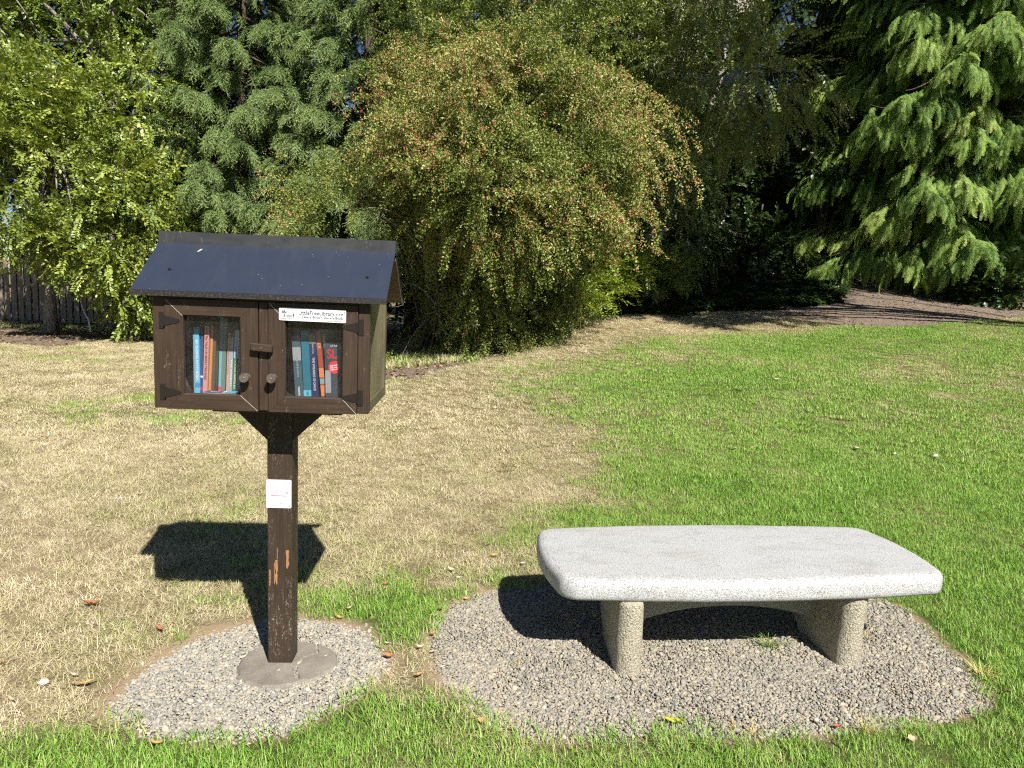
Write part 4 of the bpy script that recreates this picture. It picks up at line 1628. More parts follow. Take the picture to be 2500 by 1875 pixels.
sv = prism(sl_, -.0012, -.0002, 'y')
sealo = mesh_obj('seal', sv[0], sv[1], cmat((.6, .03, .04)), fo)
for i, s in enumerate(('MADE ABOUT YOU', 'OVER 20 MILLION', 'COPIES IN PRINT')):
    text(s, .0062, cmat((.75, .75, .75)), fo, front_mx(.005, -.0016, .117 - .0075 * i, math.radians(-8)), name='seal_lettering', width=.034)
book(zx3(1338), B1, .004, .2, .0, (.16, .33, .55), 'very thin blue book at the right edge of the right window', dep=.06)

# ------------------------------------------------------------------ concrete footing
FCX, FCY = -0.802, 2.575


def footing():
    e = empty('concrete_footing', (FCX, FCY, 0))
    tag(e, 'round cracked concrete footing at the base of the post', 'footing')
    n = 44
    R = [(.183 + .006 * math.sin(3 * a + 1) + random.uniform(-.004, .004)) for a in np.linspace(0, 2 * math.pi, n, endpoint=False)]
    P = [(R[i] * math.cos(2 * math.pi * i / n), .98 * R[i] * math.sin(2 * math.pi * i / n)) for i in range(n)]
    # crack from the post's right front corner to the front rim, and on to the back
    ia = 38
    ib = 8
    crack = [P[ia], (.088, -.128), (.076, -.118), (.066, -.098), (.064, -.085), (.052, -.068), (.045, -.04), (.05, .03), (.10, .08), P[ib]]
    right = [P[i % n] for i in range(ib, ib - (n - ia + ib) - 1, -1)]
    left = [P[i % n] for i in range(ib, ia + 1)]
    def shift(c, s):
        c = np.array(c)
        return [tuple(c[0] + np.array([s * .005, 0]))] + [tuple(q + np.array([s * (.0034 if i < 4 else .0012), 0])) for i, q in enumerate(c[1:-1])] + [tuple(c[-1] + np.array([s * .0006, 0]))]
    pl = left[1:-1] + shift(crack, -1)
    pr_ = right[1:-1] + shift(crack, 1)
    for poly in (pl, pr_):
        P0 = np.array(poly)
        cc = P0.mean(0)
        V = np.concatenate([np.c_[P0, np.full(len(P0), -.03)], np.c_[P0, np.full(len(P0), -.006)], np.c_[cc + (P0 - cc) * .90, np.full(len(P0), .0065)]])
        m = len(P0)
        F = [[i, (i + 1) % m, m + (i + 1) % m, m + i] for i in range(m)] + [[m + i, m + (i + 1) % m, 2 * m + (i + 1) % m, 2 * m + i] for i in range(m)] + [list(range(2 * m, 3 * m))]
        bm = bmesh.new()
        vs = [bm.verts.new(v) for v in V]
        for f in F:
            bm.faces.new([vs[i] for i in f])
        bmesh.ops.recalc_face_normals(bm, faces=bm.faces)
        me = bpy.data.meshes.new('slab_piece')
        bm.to_mesh(me)
        bm.free()
        me.materials.append(MATS['concrete'])
        link(bpy.data.objects.new('slab_piece', me), e)


footing()


# ------------------------------------------------------------------ stone bench
def bench():
    e = empty('stone_bench', (.950, 2.968, 0), math.radians(7.6))
    tag(e, 'low speckled grey granite bench with curved top on two slab legs', 'bench')
    # plan outline (bowed sides, rounded corners)
    hl, hd, bow_s, bow_f, rc = .772, .296, .042, .046, .055
    n = 160
    P = []
    for i in range(n):
        a = 2 * math.pi * i / n
        ca, sa = math.cos(a), math.sin(a)
        # rounded rectangle in plan, then bowed
        ex, ey = hl - rc, hd - rc
        tx = max(-1, min(1, ca * 1.6)) if abs(ca) > 0 else 0
        q = i / n * 4
        sg_, f = int(q), q - int(q)
        seg = [((1, -1), (1, 1)), ((1, 1), (-1, 1)), ((-1, 1), (-1, -1)), ((-1, -1), (1, -1))][sg_]
        if f < .3:      # corner arc at the start of the side
            a0 = [-math.pi / 2, 0, math.pi / 2, math.pi][sg_] + f / .3 * math.pi / 2
            x, y = seg[0][0] * ex + rc * math.cos(a0), seg[0][1] * ey + rc * math.sin(a0)
        else:
            g = (f - .3) / .7
            if sg_ == 0:
                x, y = hl, -ey + 2 * ey * g
            elif sg_ == 1:
                x, y = ex - 2 * ex * g, hd
            elif sg_ == 2:
                x, y = -hl, ey - 2 * ey * g
            else:
                x, y = -ex + 2 * ex * g, -hd
        x, y = x / hl, y / hd
        X = x * hl + bow_s * (1 - y * y) * np.sign(x) * smooth((abs(x) - .4) / .5)
        Y = y * hd + bow_f * (1 - x * x) * y
        P.append((X, Y))
    P = np.array(P)
    prof = [(.030, .284), (.010, .288), (.002, .297), (0, .309), (.0, .340), (.003, .352), (.008, .361), (.016, .3675), (.03, .371), (.05, .372)]
    V, F = [], []
    nrm = np.roll(P, -1, 0) - np.roll(P, 1, 0)
    nrm = np.stack([-nrm[:, 1], nrm[:, 0]], 1)
    nrm /= np.linalg.norm(nrm, axis=1)[:, None]
    for k, (ins, z) in enumerate(prof):
        Q = P + nrm * ins
        wob = 0.0035 * (vnoise(Q[:, 0] * 1.0, Q[:, 1] + z * 2, .12, 21) - .5) + .003 * (vnoise(Q[:, 0], Q[:, 1] + z, .4, 22) - .5)
        zz = z + (wob if k < 3 else wob * .4)
        if k == 0:
            zz = zz + .004 * np.sin(Q[:, 0] * 5)
        V.append(np.c_[Q + nrm * wob[:, None] * -1.0, np.broadcast_to(zz, (n,))])
    top = V[-1]
    for s in (.75, .5, .25):
        q = top.copy()
        q[:, 0] *= s
        q[:, 1] *= s
        q[:, 2] += .0015 * (vnoise(q[:, 0], q[:, 1], .3, 23) - .5)
        V.append(q)
    K = len(V)
    V.append(np.array([[0, 0, .372]]))
    V.append(np.array([[0, 0, .284]]))
    Vv = np.concatenate(V)
    for k in range(K - 1):
        for i in range(n):
            j = (i + 1) % n
            F.append([k * n + i, k * n + j, (k + 1) * n + j, (k + 1) * n + i])
    for i in range(n):
        j = (i + 1) % n
        F.append([(K - 1) * n + i, (K - 1) * n + j, K * n])
        F.append([j, i, K * n + 1])
    mesh_obj('seat_slab', Vv, F, 'granite', e, True)
    # legs: upright slabs with rounded front and undercut rear foot
    rot = math.radians(-7.6)
    def leg(bx, by, spread, turn=0.0):
        # side profile (y back, z up)
        prof = [(0, -.03), (.30, -.03), (.335, .03), (.40, .065), (.45, .10), (.475, .19), (.48, .2845), (.003, .2845)]
        prof = np.array(prof)
        # outline across (x) per layer: build as stack of sections along x with inset edges
        xs = [(-.053, .058), (-.050, .038), (-.043, .021), (-.030, .008), (-.014, .0015), (0, 0), (.014, .0015), (.030, .008), (.043, .021), (.050, .038), (.053, .058)]
        V, F = [], []
        m = 0
        # densify the profile
        D = []
        for i in range(len(prof)):
            a, b = prof[i], prof[(i + 1) % len(prof)]
            k = max(1, int(np.linalg.norm(b - a) / .02))
            for t in range(k):
                D.append(a + (b - a) * t / k)
        D = np.array(D)
        m = len(D)
        cc = np.array([.22, .14])
        for (x, ins) in xs:
            Q = D.copy()
            fr = smooth((.12 - Q[:, 0]) / .12)
            bk_ = smooth((Q[:, 0] - .40) / .06)
            Q[:, 0] += ins * fr - ins * .6 * bk_
            wx = x * (1 + .10 * (Q[:, 1] < .06) * 0)
            dx = .006 * (vnoise(Q[:, 0] * 1.0, Q[:, 1], .07, 31 + spread) - .5)
            V.append(np.c_[np.full(m, wx) + dx * np.sign(x) + spread * .03 * (Q[:, 1] - .27) * -1.0, Q + .004 * (vnoise(Q[:, 0] + x, Q[:, 1], .05, 33)[:, None] - .5) * (Q[:, 1:2] < .26)])
        for k in range(len(xs) - 1):
            for i in range(m):
                j = (i + 1) % m
                F.append([k * m + i, k * m + j, (k + 1) * m + j, (k + 1) * m + i])
        F.append(list(range(m))[::-1])
        F.append([(len(xs) - 1) * m + i for i in range(m)])
        Vv = np.concatenate(V)
        bm = bmesh.new()
        vs = [bm.verts.new(v) for v in Vv]
        for f in F:
            bm.faces.new([vs[i] for i in f])
        bmesh.ops.recalc_face_normals(bm, faces=bm.faces)
        bmesh.ops.triangulate(bm, faces=[f for f in bm.faces if len(f.verts) > 4])
        me = bpy.data.meshes.new('leg')
        bm.to_mesh(me)
        bm.free()
        me.polygons.foreach_set('use_smooth', np.array([len(p.vertices) == 4 for p in me.polygons]))
        me.materials.append(MATS['granite_leg'])
        o = bpy.data.objects.new('leg', me)
        o.location = (bx, by, 0)
        o.rotation_euler = (0, 0, turn)
        link(o, e)
    leg(-.517, -.328, 0, math.radians(-6))
    leg(.403, -.308, -1)
    # arched stretcher
    top, botm = [], []
    for i in range(25):
        x = -.462 + .84 * i / 24
        t = (i / 24 - .5) * 2
        top.append((x, .2845))
        botm.append((x, .168 - .075 * abs(t) ** 2.2))
    V, F = prism(botm + top[::-1], -.10, -.02, 'y')
    mesh_obj('stretcher', V, F, 'granite_leg', e)


bench()
# ------------------------------------------------------------------ trees and shrubs
def bez(p0, p1, p2, n=10):
    t = np.linspace(0, 1, n)[:, None]
    return (1 - t) ** 2 * p0 + 2 * t * (1 - t) * p1 + t * t * p2


def lobe(px, py, Y, rx, ry, rdep):
    """crown lobe given by its place in the photo, distance Y, pixel radii and depth radius"""
    c = at(px, py, Y)
    return c, np.array([rx * Y / FPX, rdep, ry * Y / FPX])


def shell_points(lobes, n, inner=0.55, weights=None, gap=0.44):
    vol = np.array([(r[0] * r[1] + r[1] * r[2] + r[0] * r[2]) for _, r in lobes])
    if weights is not None:
        vol = vol * np.array(weights)
    k = RNG.choice(len(lobes), n, p=vol / vol.sum())
    C = np.array([c for c, _ in lobes])[k]
    R = np.array([r for _, r in lobes])[k]
    q = unit(RNG.normal(size=(n, 3)))
    rad = inner + (1 - inner) * RNG.random(n) ** 0.6
    # uneven outline
    bump = 1 + 0.16 * np.sin(q[:, 0] * 7 + k) * np.cos(q[:, 2] * 6 - k) + RNG.normal(0, 0.05, n)
    P = C + R * q * (rad * bump)[:, None]
    nrm = unit(q / R)
    g = 0.6 * vnoise(P[:, 0] + .6 * P[:, 1], P[:, 2], .62, 71) + 0.4 * vnoise(P[:, 0] - .7 * P[:, 1], P[:, 2], .34, 72)
    w = g > gap
    return P[w], nrm[w], rad[w], k[w]


def drop_ground(P, *arrs):
    k = P[:, 2] > terrain(P[:, 0], P[:, 1]) + 0.04
    return (P[k],) + tuple(a[k] for a in arrs)


def chains(P, nrm, length, step, droop, drift):
    """hanging strings of twigs: returns positions and directions"""
    out_p, out_d, src = [], [], []
    p = P.copy()
    d = unit(nrm * drift + np.array([0, 0, 0.1]) + RNG.normal(0, .3, P.shape))
    alive = np.arange(len(P))
    for k in range(length):
        out_p.append(p.copy())
        out_d.append(d.copy())
        src.append(alive.copy())
        p = p + d * step
        d = unit(d + np.array([0, 0, -droop]) + RNG.normal(0, .12, d.shape))
        keep = RNG.random(len(p)) < 0.86
        p, d, alive = p[keep], d[keep], alive[keep]
    return np.concatenate(out_p), np.concatenate(out_d), np.concatenate(src)


def limb_mesh(paths, name, m, parent, o0, n=6):
    vf = [tube(np.asarray(P) - o0, R, n) for P, R in paths]
    V, F = join(*vf)
    return mesh_obj(name, V, F, m, parent, True)


def tree_root(name, base, label, cat, group=None):
    e = empty(name, tuple(base))
    tag(e, label, cat, group)
    return e


def trunk_to(base, top, r0, r1, bend=0.2, n=12):
    mid = (base + top) / 2 + np.array([random.uniform(-bend, bend), random.uniform(-bend, bend), 0])
    P = bez(base, mid, top, n)
    R = np.linspace(r0, r1, n)
    R[0] *= 1.35
    return P, R


def broad_tree(name, label, base, top, lobes, n, twigs, material, cat='tree', bark='bark', r0=.12, tint=(0.45, 0.2), size=(0.8, 1.25), inner=.45, chain=0, droop=.25, group=None, limbs=14, step=.2, extra=None, up=0.25, weights=None):
    base = np.asarray(base, float)
    top = np.asarray(top, float)
    e = tree_root(name, base, label, cat, group)
    tp = trunk_to(base, top, r0, r0 * .3)
    limb_mesh([tp], 'trunk', bark, e, base, 9)
    paths = []
    for i in range(limbs):
        c, r = lobes[i % len(lobes)]
        q = unit(RNG.normal(size=3))
        tgt = c + r * q * .8
        f = random.uniform(.25, .95)
        st = tp[0][int(f * 11)]
        mid = (st + tgt) / 2 + np.array([0, 0, .25 * np.linalg.norm(tgt - st)])
        P = bez(st, mid, tgt, 9)
        paths.append((P, np.linspace(r0 * .35, r0 * .06, 9)))
    for P, R in paths:
        V, F = tube(P - base, R, 5)
        mesh_obj('limb', V, F, bark, e, True)
    P, nr, rad, k = shell_points(lobes, n, inner, weights)
    if chain:
        P2, D, src = chains(P, nr, chain, step, droop, .9)
        nr2, rad2 = nr[src], rad[src]
    else:
        P2, nr2, rad2 = P, nr, rad
        D = unit(nr * .8 + np.array([0, 0, up - droop]) + RNG.normal(0, .55, P.shape))
    P2, nr2, rad2, D = drop_ground(P2, nr2, rad2, D)
    m = len(P2)
    upv = unit(np.array([0, 0, 1.0]) + RNG.normal(0, .35, (m, 3)))
    rot = euler_from(D, upv)
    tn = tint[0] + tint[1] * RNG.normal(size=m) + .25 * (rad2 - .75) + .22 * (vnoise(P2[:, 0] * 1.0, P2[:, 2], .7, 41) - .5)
    mats = [material, 'berry'] if material in ('berry_leaf',) else [material]
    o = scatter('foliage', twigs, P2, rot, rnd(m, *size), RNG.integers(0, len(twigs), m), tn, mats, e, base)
    return e, tp


TW_LIME = broad_twigs(8, 22, .42, .082, .045, .3)
TW_DARK = broad_twigs(4, 14, .5, .13, .085, .3)
TW_BIRCH = broad_twigs(5, 20, .42, .055, .036, .25, False)
TW_BERRY = berry_twigs(6, 34, .26, .029, .019, 8)
TW_BERRY0 = berry_twigs(3, 40, .26, .029, .018, 0)
TW_GREEN = berry_twigs(5, 40, .3, .034, .02, 0)
TW_ELDER = broad_twigs(4, 13, .3, .085, .032, .25, False, 1.2)
TW_SPRUCE = spruce_sprigs(5)
TW_CEDAR = cedar_fronds(5)

# --- left: lime-green broadleaf trees in front of the fence
gz = lambda x, y: float(terrain(x, y))
b = at(120, 700, 16.5)
broad_tree('broadleaf_tree', 'lime green oval-leaved tree hanging over the wooden fence', (b[0], 16.5, 0), (b[0] + .2, 16.6, 6.0),
           [lobe(120, 420, 15.4, 215, 250, 1.7), lobe(300, 300, 15.8, 160, 150, 1.4), lobe(330, 520, 15.2, 125, 160, 1.3), lobe(60, 250, 16, 150, 120, 1.4), lobe(-110, 420, 15.6, 200, 260, 1.6),
            lobe(330, 700, 15.6, 75, 110, .9), lobe(190, 600, 15.0, 110, 85, 1.1), lobe(40, 560, 14.8, 120, 80, 1.0)],
           4600, TW_LIME, 'lime_leaf', r0=.13, tint=(.53, .19), bark='pale_bark', limbs=26, inner=.35, droop=.3)
b = at(250, 500, 18.6)
broad_tree('broadleaf_tree', 'tall dense green tree behind the lime tree at upper left', (b[0], 18.9, 0), (b[0] + .3, 18.9, 9.5),
           [lobe(180, 60, 18, 240, 170, 2.0), lobe(380, 60, 18.4, 150, 140, 1.8), lobe(-120, 100, 18, 240, 220, 2.0), lobe(150, -160, 18, 320, 150, 2.2), lobe(200, 300, 19.2, 280, 180, 1.4)],
           2600, TW_LIME, 'lime_leaf', r0=.2, tint=(.28, .15), bark='pale_bark', limbs=16, size=(.9, 1.4))
b = at(-60, 700, 18.2)
broad_tree('understory_shrub', 'dark leafy shrub against the fence behind the book box', (at(470, 760, 17.0)[0], 17.0, 0), (at(470, 700, 17.0)[0], 17.0, 1.6),
           [lobe(470, 680, 17.0, 130, 90, .8), lobe(380, 740, 16.6, 90, 60, .7), lobe(600, 620, 17.4, 120, 110, .9), lobe(700, 700, 17.2, 120, 90, .8)],
           1100, TW_LIME, 'lime_leaf', cat='shrub', r0=.04, tint=(.3, .18), size=(.6, 1.0), limbs=8)


# --- conifers with drooping branches
def spruce(label, px, Y, height, zlow, rad, nbr, tint):
    b0 = at(px, 700, Y)
    base = np.array([b0[0], Y, gz(b0[0], Y)])
    e = tree_root('spruce_tree', base, label, 'spruce tree', 'spruces behind the book box')
    top = base + np.array([.1, .1, height])
    tp = trunk_to(base, top, .2, .02, .1, 14)
    limb_mesh([tp], 'trunk', 'bark', e, base, 9)
    P, D, U, TN = [], [], [], []
    for i in range(nbr):
        f = (i + random.random()) / nbr
        z = zlow + (height - zlow) * f ** 1.15
        L = rad * (1 - (z - zlow) / (height - zlow) * .8) * random.uniform(.7, 1.12)
        a = i * 2.399 + random.uniform(-.3, .3)
        dr = np.array([math.cos(a), math.sin(a), 0])
        sd = np.array([-math.sin(a), math.cos(a), 0])
        st = base + np.array([.1 * f, .1 * f, z])
        n = 12
        t = np.linspace(0, 1, n)
        Q = st + dr * (L * t)[:, None] + np.array([0, 0, 1.0]) * (L * (-.42 * t + .22 * t ** 2.5))[:, None]
        if i % 3 == 0 or L > 1.3:
            V, F = tube(Q - base, np.linspace(.03, .006, n), 5)
            mesh_obj('branch', V, F, 'bark', e, True)
        tb = tint + random.gauss(0, .08)
        nf = int(L * 13)          # side shoots, each a drooping finger of sprigs
        tt = RNG.uniform(.2, 1, nf) ** .75
        side = RNG.choice([-1, 1], nf) * RNG.uniform(.3, 1, nf)
        q = st + dr * (L * tt)[:, None] + np.array([0, 0, 1.0]) * (L * (-.42 * tt + .22 * tt ** 2.5))[:, None]
        d = unit(dr * .8 + sd * (side * .8)[:, None] + np.array([0, 0, -.25]) + RNG.normal(0, .12, (nf, 3)))
        ln = (.35 + .45 * (1 - tt)) * min(1.3, L) * .75
        for k_ in range(5):
            P.append(q.copy())
            D.append(d.copy())
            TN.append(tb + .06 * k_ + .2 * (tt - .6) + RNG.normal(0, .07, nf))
            q = q + d * (ln / 4)[:, None]
            d = unit(d + np.array([0, 0, -.30]) + RNG.normal(0, .08, d.shape))
    P, D, TN = np.concatenate(P), np.concatenate(D), np.concatenate(TN)
    P, D, TN = drop_ground(P, D, TN)
    m = len(P)
    rot = euler_from(D, unit(np.array([0, 0, 1.0]) + RNG.normal(0, .3, (m, 3))))
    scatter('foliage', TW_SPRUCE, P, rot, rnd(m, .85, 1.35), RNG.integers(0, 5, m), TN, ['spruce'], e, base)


spruce('blue green spruce with drooping branches behind the book box roof', 590, 17.6, 13.0, 3.2, 2.7, 160, .66)
spruce('blue green spruce between the other spruce and the berry shrub', 885, 16.6, 12.0, 1.8, 2.6, 165, .68)
spruce('dark spruce at the upper middle behind the berry shrub', 1010, 19.5, 14.0, 3.0, 2.4, 120, .35)
spruce('dark spruce standing farthest back between the tall green tree and the front spruces', 420, 21.0, 15.0, 2.0, 2.8, 120, .3)


# --- berry shrub
SB = ground_at(1110, 875)
sb = np.array([SB[0], 12.2, 0])
sb[2] = gz(sb[0], sb[1])
SL = [lobe(1210, 350, 11.4, 190, 180, 1.6), lobe(1100, 220, 11.9, 95, 90, 1.1), lobe(865, 515, 10.9, 115, 55, .9), lobe(1050, 440, 11.2, 110, 120, 1.2), lobe(1430, 350, 11.3, 70, 90, .8),
      lobe(1350, 490, 10.8, 95, 60, .8), lobe(1170, 520, 10.5, 170, 100, 1.1), lobe(1100, 740, 11.7, 150, 165, .9), lobe(1240, 740, 11.9, 85, 140, .8), lobe(990, 740, 11.6, 90, 160, .8)]
she = tree_root('berry_shrub', sb, 'large arching olive shrub covered in small red berries, right behind the book box', 'shrub')
paths = []
for i in range(60):
    c, r = SL[i % len(SL)]
    q = unit(RNG.normal(size=3))
    tgt = c + r * q * .85
    st = sb + np.array([random.uniform(-.7, .7), random.uniform(-.5, .5), 0])
    mid = (st + tgt) / 2 + np.array([0, 0, 1.1 + .3 * random.random()])
    V, F = tube(bez(st, mid, tgt, 11) - sb, np.linspace(.028, .004, 11), 5)
    mesh_obj('cane', V, F, 'bark' if i % 3 else 'pale_bark', she, True)
P, nr, rad, k = shell_points(SL, 18000, .45, [1, 1, 1.5, 1, 1.7, 1.5, 1.1, 1.9, 1.9, 1.9], .49)
low = P[:, 2] < sb[2] + 1.5
P2, D, src = chains(P, nr, 5, .15, .3, 1.0)
P2, D, src = drop_ground(P2, D, src)
# streamers on the right flank
S0 = np.array([at(x, y, Y) for x, y, Y in [(1490 + random.gauss(0, 35), 300 + random.gauss(0, 45), 11.2 + random.gauss(0, .5)) for _ in range(70)] + [(1430 + random.gauss(0, 40), 545 + random.gauss(0, 25), 10.7 + random.gauss(0, .4)) for _ in range(60)]])
S1 = np.array([at(x, y, 11.3 + random.gauss(0, .7)) for x, y in [(random.uniform(930, 1500), 0) for _ in range(150)] for y in [max(110, 330 - 190 * math.sin(math.pi * min(1, max(0, (x - 880) / 680)))) + abs(random.gauss(0, 55))]])
S0 = np.concatenate([S0, S1])
C3 = [chains(S0[130:], np.stack([RNG.normal(.1, .7, len(S1)), RNG.normal(-.45, .4, len(S1)), np.full(len(S1), .75)], 1), 8, .15, .24, 1.0)] + [chains(S0[a:b], np.tile(np.array([[.6, -.25, 0]]), (b - a, 1)), ln, .15, .26, 1.0) for a, b, ln in ((0, 70, 10), (70, 130, 5))]
P3, D3 = np.concatenate([c_[0] for c_ in C3]), np.concatenate([c_[1] for c_ in C3])
P2 = np.concatenate([P2, P3])
D = np.concatenate([D, D3])
m = len(P2)
rad2 = np.concatenate([rad[src], np.full(len(P3), 1.0)])
hgt = np.clip((P2[:, 2] - sb[2]) / 5.0, 0, 1)
# low leaves carry few berries; shade is put into their greener, darker tint
rust = vnoise(P2[:, 0] + .5 * P2[:, 1], P2[:, 2], .75, 45)
rust = np.clip(rust + .35 * (rad2 - .8) + np.concatenate([np.zeros(len(src)), np.full(len(P3), .35)]), 0, 1)
nob = RNG.random(m) < np.where(hgt < .3, .9, np.clip(1.25 - 1.1 * rust, .2, .97))
vi = np.where(nob, 6 + RNG.integers(0, 3, m), RNG.integers(0, 6, m))
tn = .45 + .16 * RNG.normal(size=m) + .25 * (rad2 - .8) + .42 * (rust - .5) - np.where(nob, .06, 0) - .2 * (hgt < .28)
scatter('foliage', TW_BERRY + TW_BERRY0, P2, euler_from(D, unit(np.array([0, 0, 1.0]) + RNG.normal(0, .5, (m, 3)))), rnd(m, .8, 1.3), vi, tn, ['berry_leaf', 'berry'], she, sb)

# --- fine-leaved green tree rising behind the shrub
b = at(1330, 600, 14.6)
broad_tree('broadleaf_tree', 'fine-leaved fresh green tree rising behind the berry shrub', (b[0], 14.8, gz(b[0], 14.8)), (b[0] + .1, 14.8, 8.5),
           [lobe(1300, 60, 14.0, 250, 200, 1.6), lobe(1450, 130, 13.6, 110, 190, 1.2), lobe(1130, 0, 14.4, 160, 150, 1.3), lobe(1300, -170, 14.4, 260, 160, 1.8)],
           4200, TW_GREEN, 'green_leaf', r0=.11, tint=(.5, .16), chain=4, step=.2, droop=.22, inner=.4, limbs=20)

# --- birches, weeping, white-barked
def birch(label, trunk_px, Y, lobes, n, tint):
    pts = np.array([at(x, y, Y + dy) for x, y, dy in trunk_px])
    pts[0, 2] = gz(pts[0, 0], pts[0, 1]) - .05
    base = pts[0].copy()
    e = tree_root('birch_tree', base, label, 'birch tree', 'birches in the shade')
    t = np.linspace(0, 1, len(pts))
    tt = np.linspace(0, 1, 22)
    Q = np.stack([np.interp(tt, t, pts[:, k]) for k in range(3)], 1)
    Q[1:-1] = (Q[:-2] + Q[1:-1] * 2 + Q[2:]) / 4
    limb_mesh([(Q, np.linspace(.105, .045, 22))], 'trunk', 'birch_bark', e, base, 10)
    for i in range(18):
        c, r = lobes[i % len(lobes)]
        tgt = c + r * unit(RNG.normal(size=3)) * .7
        st = Q[random.randint(8, 21)]
        V, F = tube(bez(st, (st + tgt) / 2 + np.array([0, 0, .7]), tgt, 9) - base, np.linspace(.03, .004, 9), 5)
        mesh_obj('limb', V, F, 'birch_bark' if i % 3 == 0 else 'bark', e, True)
    P, nr, rad, k = shell_points(lobes, n, .3)
    P2, D, src = chains(P, nr, 4, .24, .3, .9)
    P2, D, src = drop_ground(P2, D, src)
    m = len(P2)
    tn = tint + .17 * RNG.normal(size=m) + .25 * (vnoise(P2[:, 0], P2[:, 2], .6, 47) - .5)
    scatter('foliage', TW_BIRCH, P2, euler_from(D, unit(np.array([0, 0, 1.0]) + RNG.normal(0, .5, (m, 3)))), rnd(m, .8, 1.25), RNG.integers(0, 5, m), tn, ['birch_leaf'], e, base)


birch('white-barked birch leaning right, in front of the house', [(1575, 735, 0), (1590, 620, 0), (1645, 470, 0), (1690, 370, 0), (1735, 270, 0), (1768, 150, 0), (1785, 0, 0), (1800, -250, 0)], 15.8,
      [lobe(1640, 210, 13.6, 120, 110, 1.5), lobe(1800, 200, 12.6, 140, 80, 1.3), lobe(1700, -90, 13.6, 200, 90, 2.0), lobe(1640, 340, 14.2, 130, 110, 1.3), lobe(1570, 50, 14.6, 90, 70, 1.0), lobe(1930, 140, 12.4, 80, 90, .9), lobe(1540, 210, 14.8, 70, 110, .9)], 1900, .66)
birch('slim birch behind the leaning one, pale upper trunk', [(1560, 740, 0), (1600, 500, 0), (1640, 250, 0), (1680, 60, 0), (1700, -150, 0)], 16.8,
      [lobe(1560, 300, 15.8, 100, 160, 1.2), lobe(1660, 400, 16, 110, 100, 1.2), lobe(1640, 560, 16.2, 80, 70, .9), lobe(1600, 60, 16.2, 130, 60, 1.2)], 800, .42)


# --- western red cedar at right
def cedar(label, base, height, zlow, rad, nbr, tint, dens=20):
    base = np.asarray(base, float)
    e = tree_root('cedar_tree', base, label, 'cedar tree', 'cedars at the right edge')
    tp = trunk_to(base, base + np.array([0, 0, height]), .3, .03, .05, 14)
    limb_mesh([tp], 'trunk', 'bark', e, base, 10)
    P, D, TN = [], [], []
    for i in range(nbr):
        f = (i + random.random()) / nbr
        z = zlow + (height - zlow) * f
        L = rad * (1 - .45 * f) * random.uniform(.45, 1.1)
        a = i * 2.399 + random.uniform(-.35, .35)
        el = random.uniform(-.1, .4)
        dr = np.array([math.cos(a), math.sin(a), 0])
        sd = np.array([-math.sin(a), math.cos(a), 0])
        st = base + np.array([0, 0, z])
        def cv(t):
            return st + dr * (L * t)[:, None] + np.array([0, 0, 1.0]) * (L * (el * t - .72 * t ** 2 + .36 * t ** 3.2))[:, None]
        n = 12
        Q = cv(np.linspace(0, 1, n))
        V, F = tube(Q - base, np.linspace(.035, .006, n), 5)
        mesh_obj('branch', V, F, 'bark', e, True)
        tb = tint + random.gauss(0, .12)
        m = int(L * dens)
        tt = RNG.uniform(.22, 1.0, m) ** .75
        side = RNG.uniform(-1, 1, m)
        q = cv(tt) + sd * (side * (.28 * L * (1 - tt * .8) + .06))[:, None]
        q[:, 2] -= abs(side) * .12 * L + RNG.random(m) * .12
        d = unit(dr * (.55 + .35 * tt)[:, None] + sd * (side * .85)[:, None] + np.array([0, 0, -1.0]) * (.22 + .45 * abs(side) + .3 * (1 - tt))[:, None] + RNG.normal(0, .16, (m, 3)))
        for k_ in range(3):
            P.append(q.copy())
            D.append(d.copy())
            TN.append(tb + .34 * (tt - .65) + RNG.normal(0, .08, m) - .05 * k_)  # sunlit tips put into the tint, lighter towards branch ends
            q = q + d * .2
            d = unit(d + np.array([0, 0, -.55]) + RNG.normal(0, .1, d.shape))
    P, D, TN = np.concatenate(P), np.concatenate(D), np.concatenate(TN)
    P, D, TN = drop_ground(P, D, TN)
    m = len(P)
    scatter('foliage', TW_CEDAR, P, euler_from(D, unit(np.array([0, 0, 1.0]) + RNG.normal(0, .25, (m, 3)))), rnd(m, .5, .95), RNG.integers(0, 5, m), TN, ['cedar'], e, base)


cx = at(2290, 700, 18.2)[0]
cedar('large cedar with drooping bright green sprays beside the mulch bed', (cx, 18.2, gz(cx, 18.2)), 15.0, .3, 3.5, 330, .64, 26)
cx = at(2720, 700, 17.6)[0]
cedar('second cedar at the right edge of the picture, partly cut off', (cx, 17.6, gz(cx, 17.6)), 13.0, .3, 3.0, 180, .62, 24)
cx = at(2060, 700, 21.0)[0]
cedar('dark shaded cedar behind the large one', (cx, 21.0, gz(cx, 21.0)), 9.0, 1.0, 2.2, 90, .25, 26)  # low tint puts its shade into the foliage colour

broad_tree('broadleaf_tree', 'tall tree just beyond the right edge, its boughs shading the back of the lawn', (12.6, 9.6, gz(12.6, 9.6)), (9.6, 8.8, 9.2),
           [(np.array([7.2, 8.2, 8.4]), np.array([1.9, 1.5, 1.2])), (np.array([5.3, 8.6, 8.9]), np.array([1.6, 1.3, 1.0])), (np.array([8.4, 8.5, 11.0]), np.array([2.2, 1.8, 1.6])), (np.array([9.9, 8.6, 11.8]), np.array([2.0, 1.8, 1.5]))],
           2600, TW_DARK, 'dark_leaf', r0=.22, limbs=14, tint=(.5, .2), inner=.15)

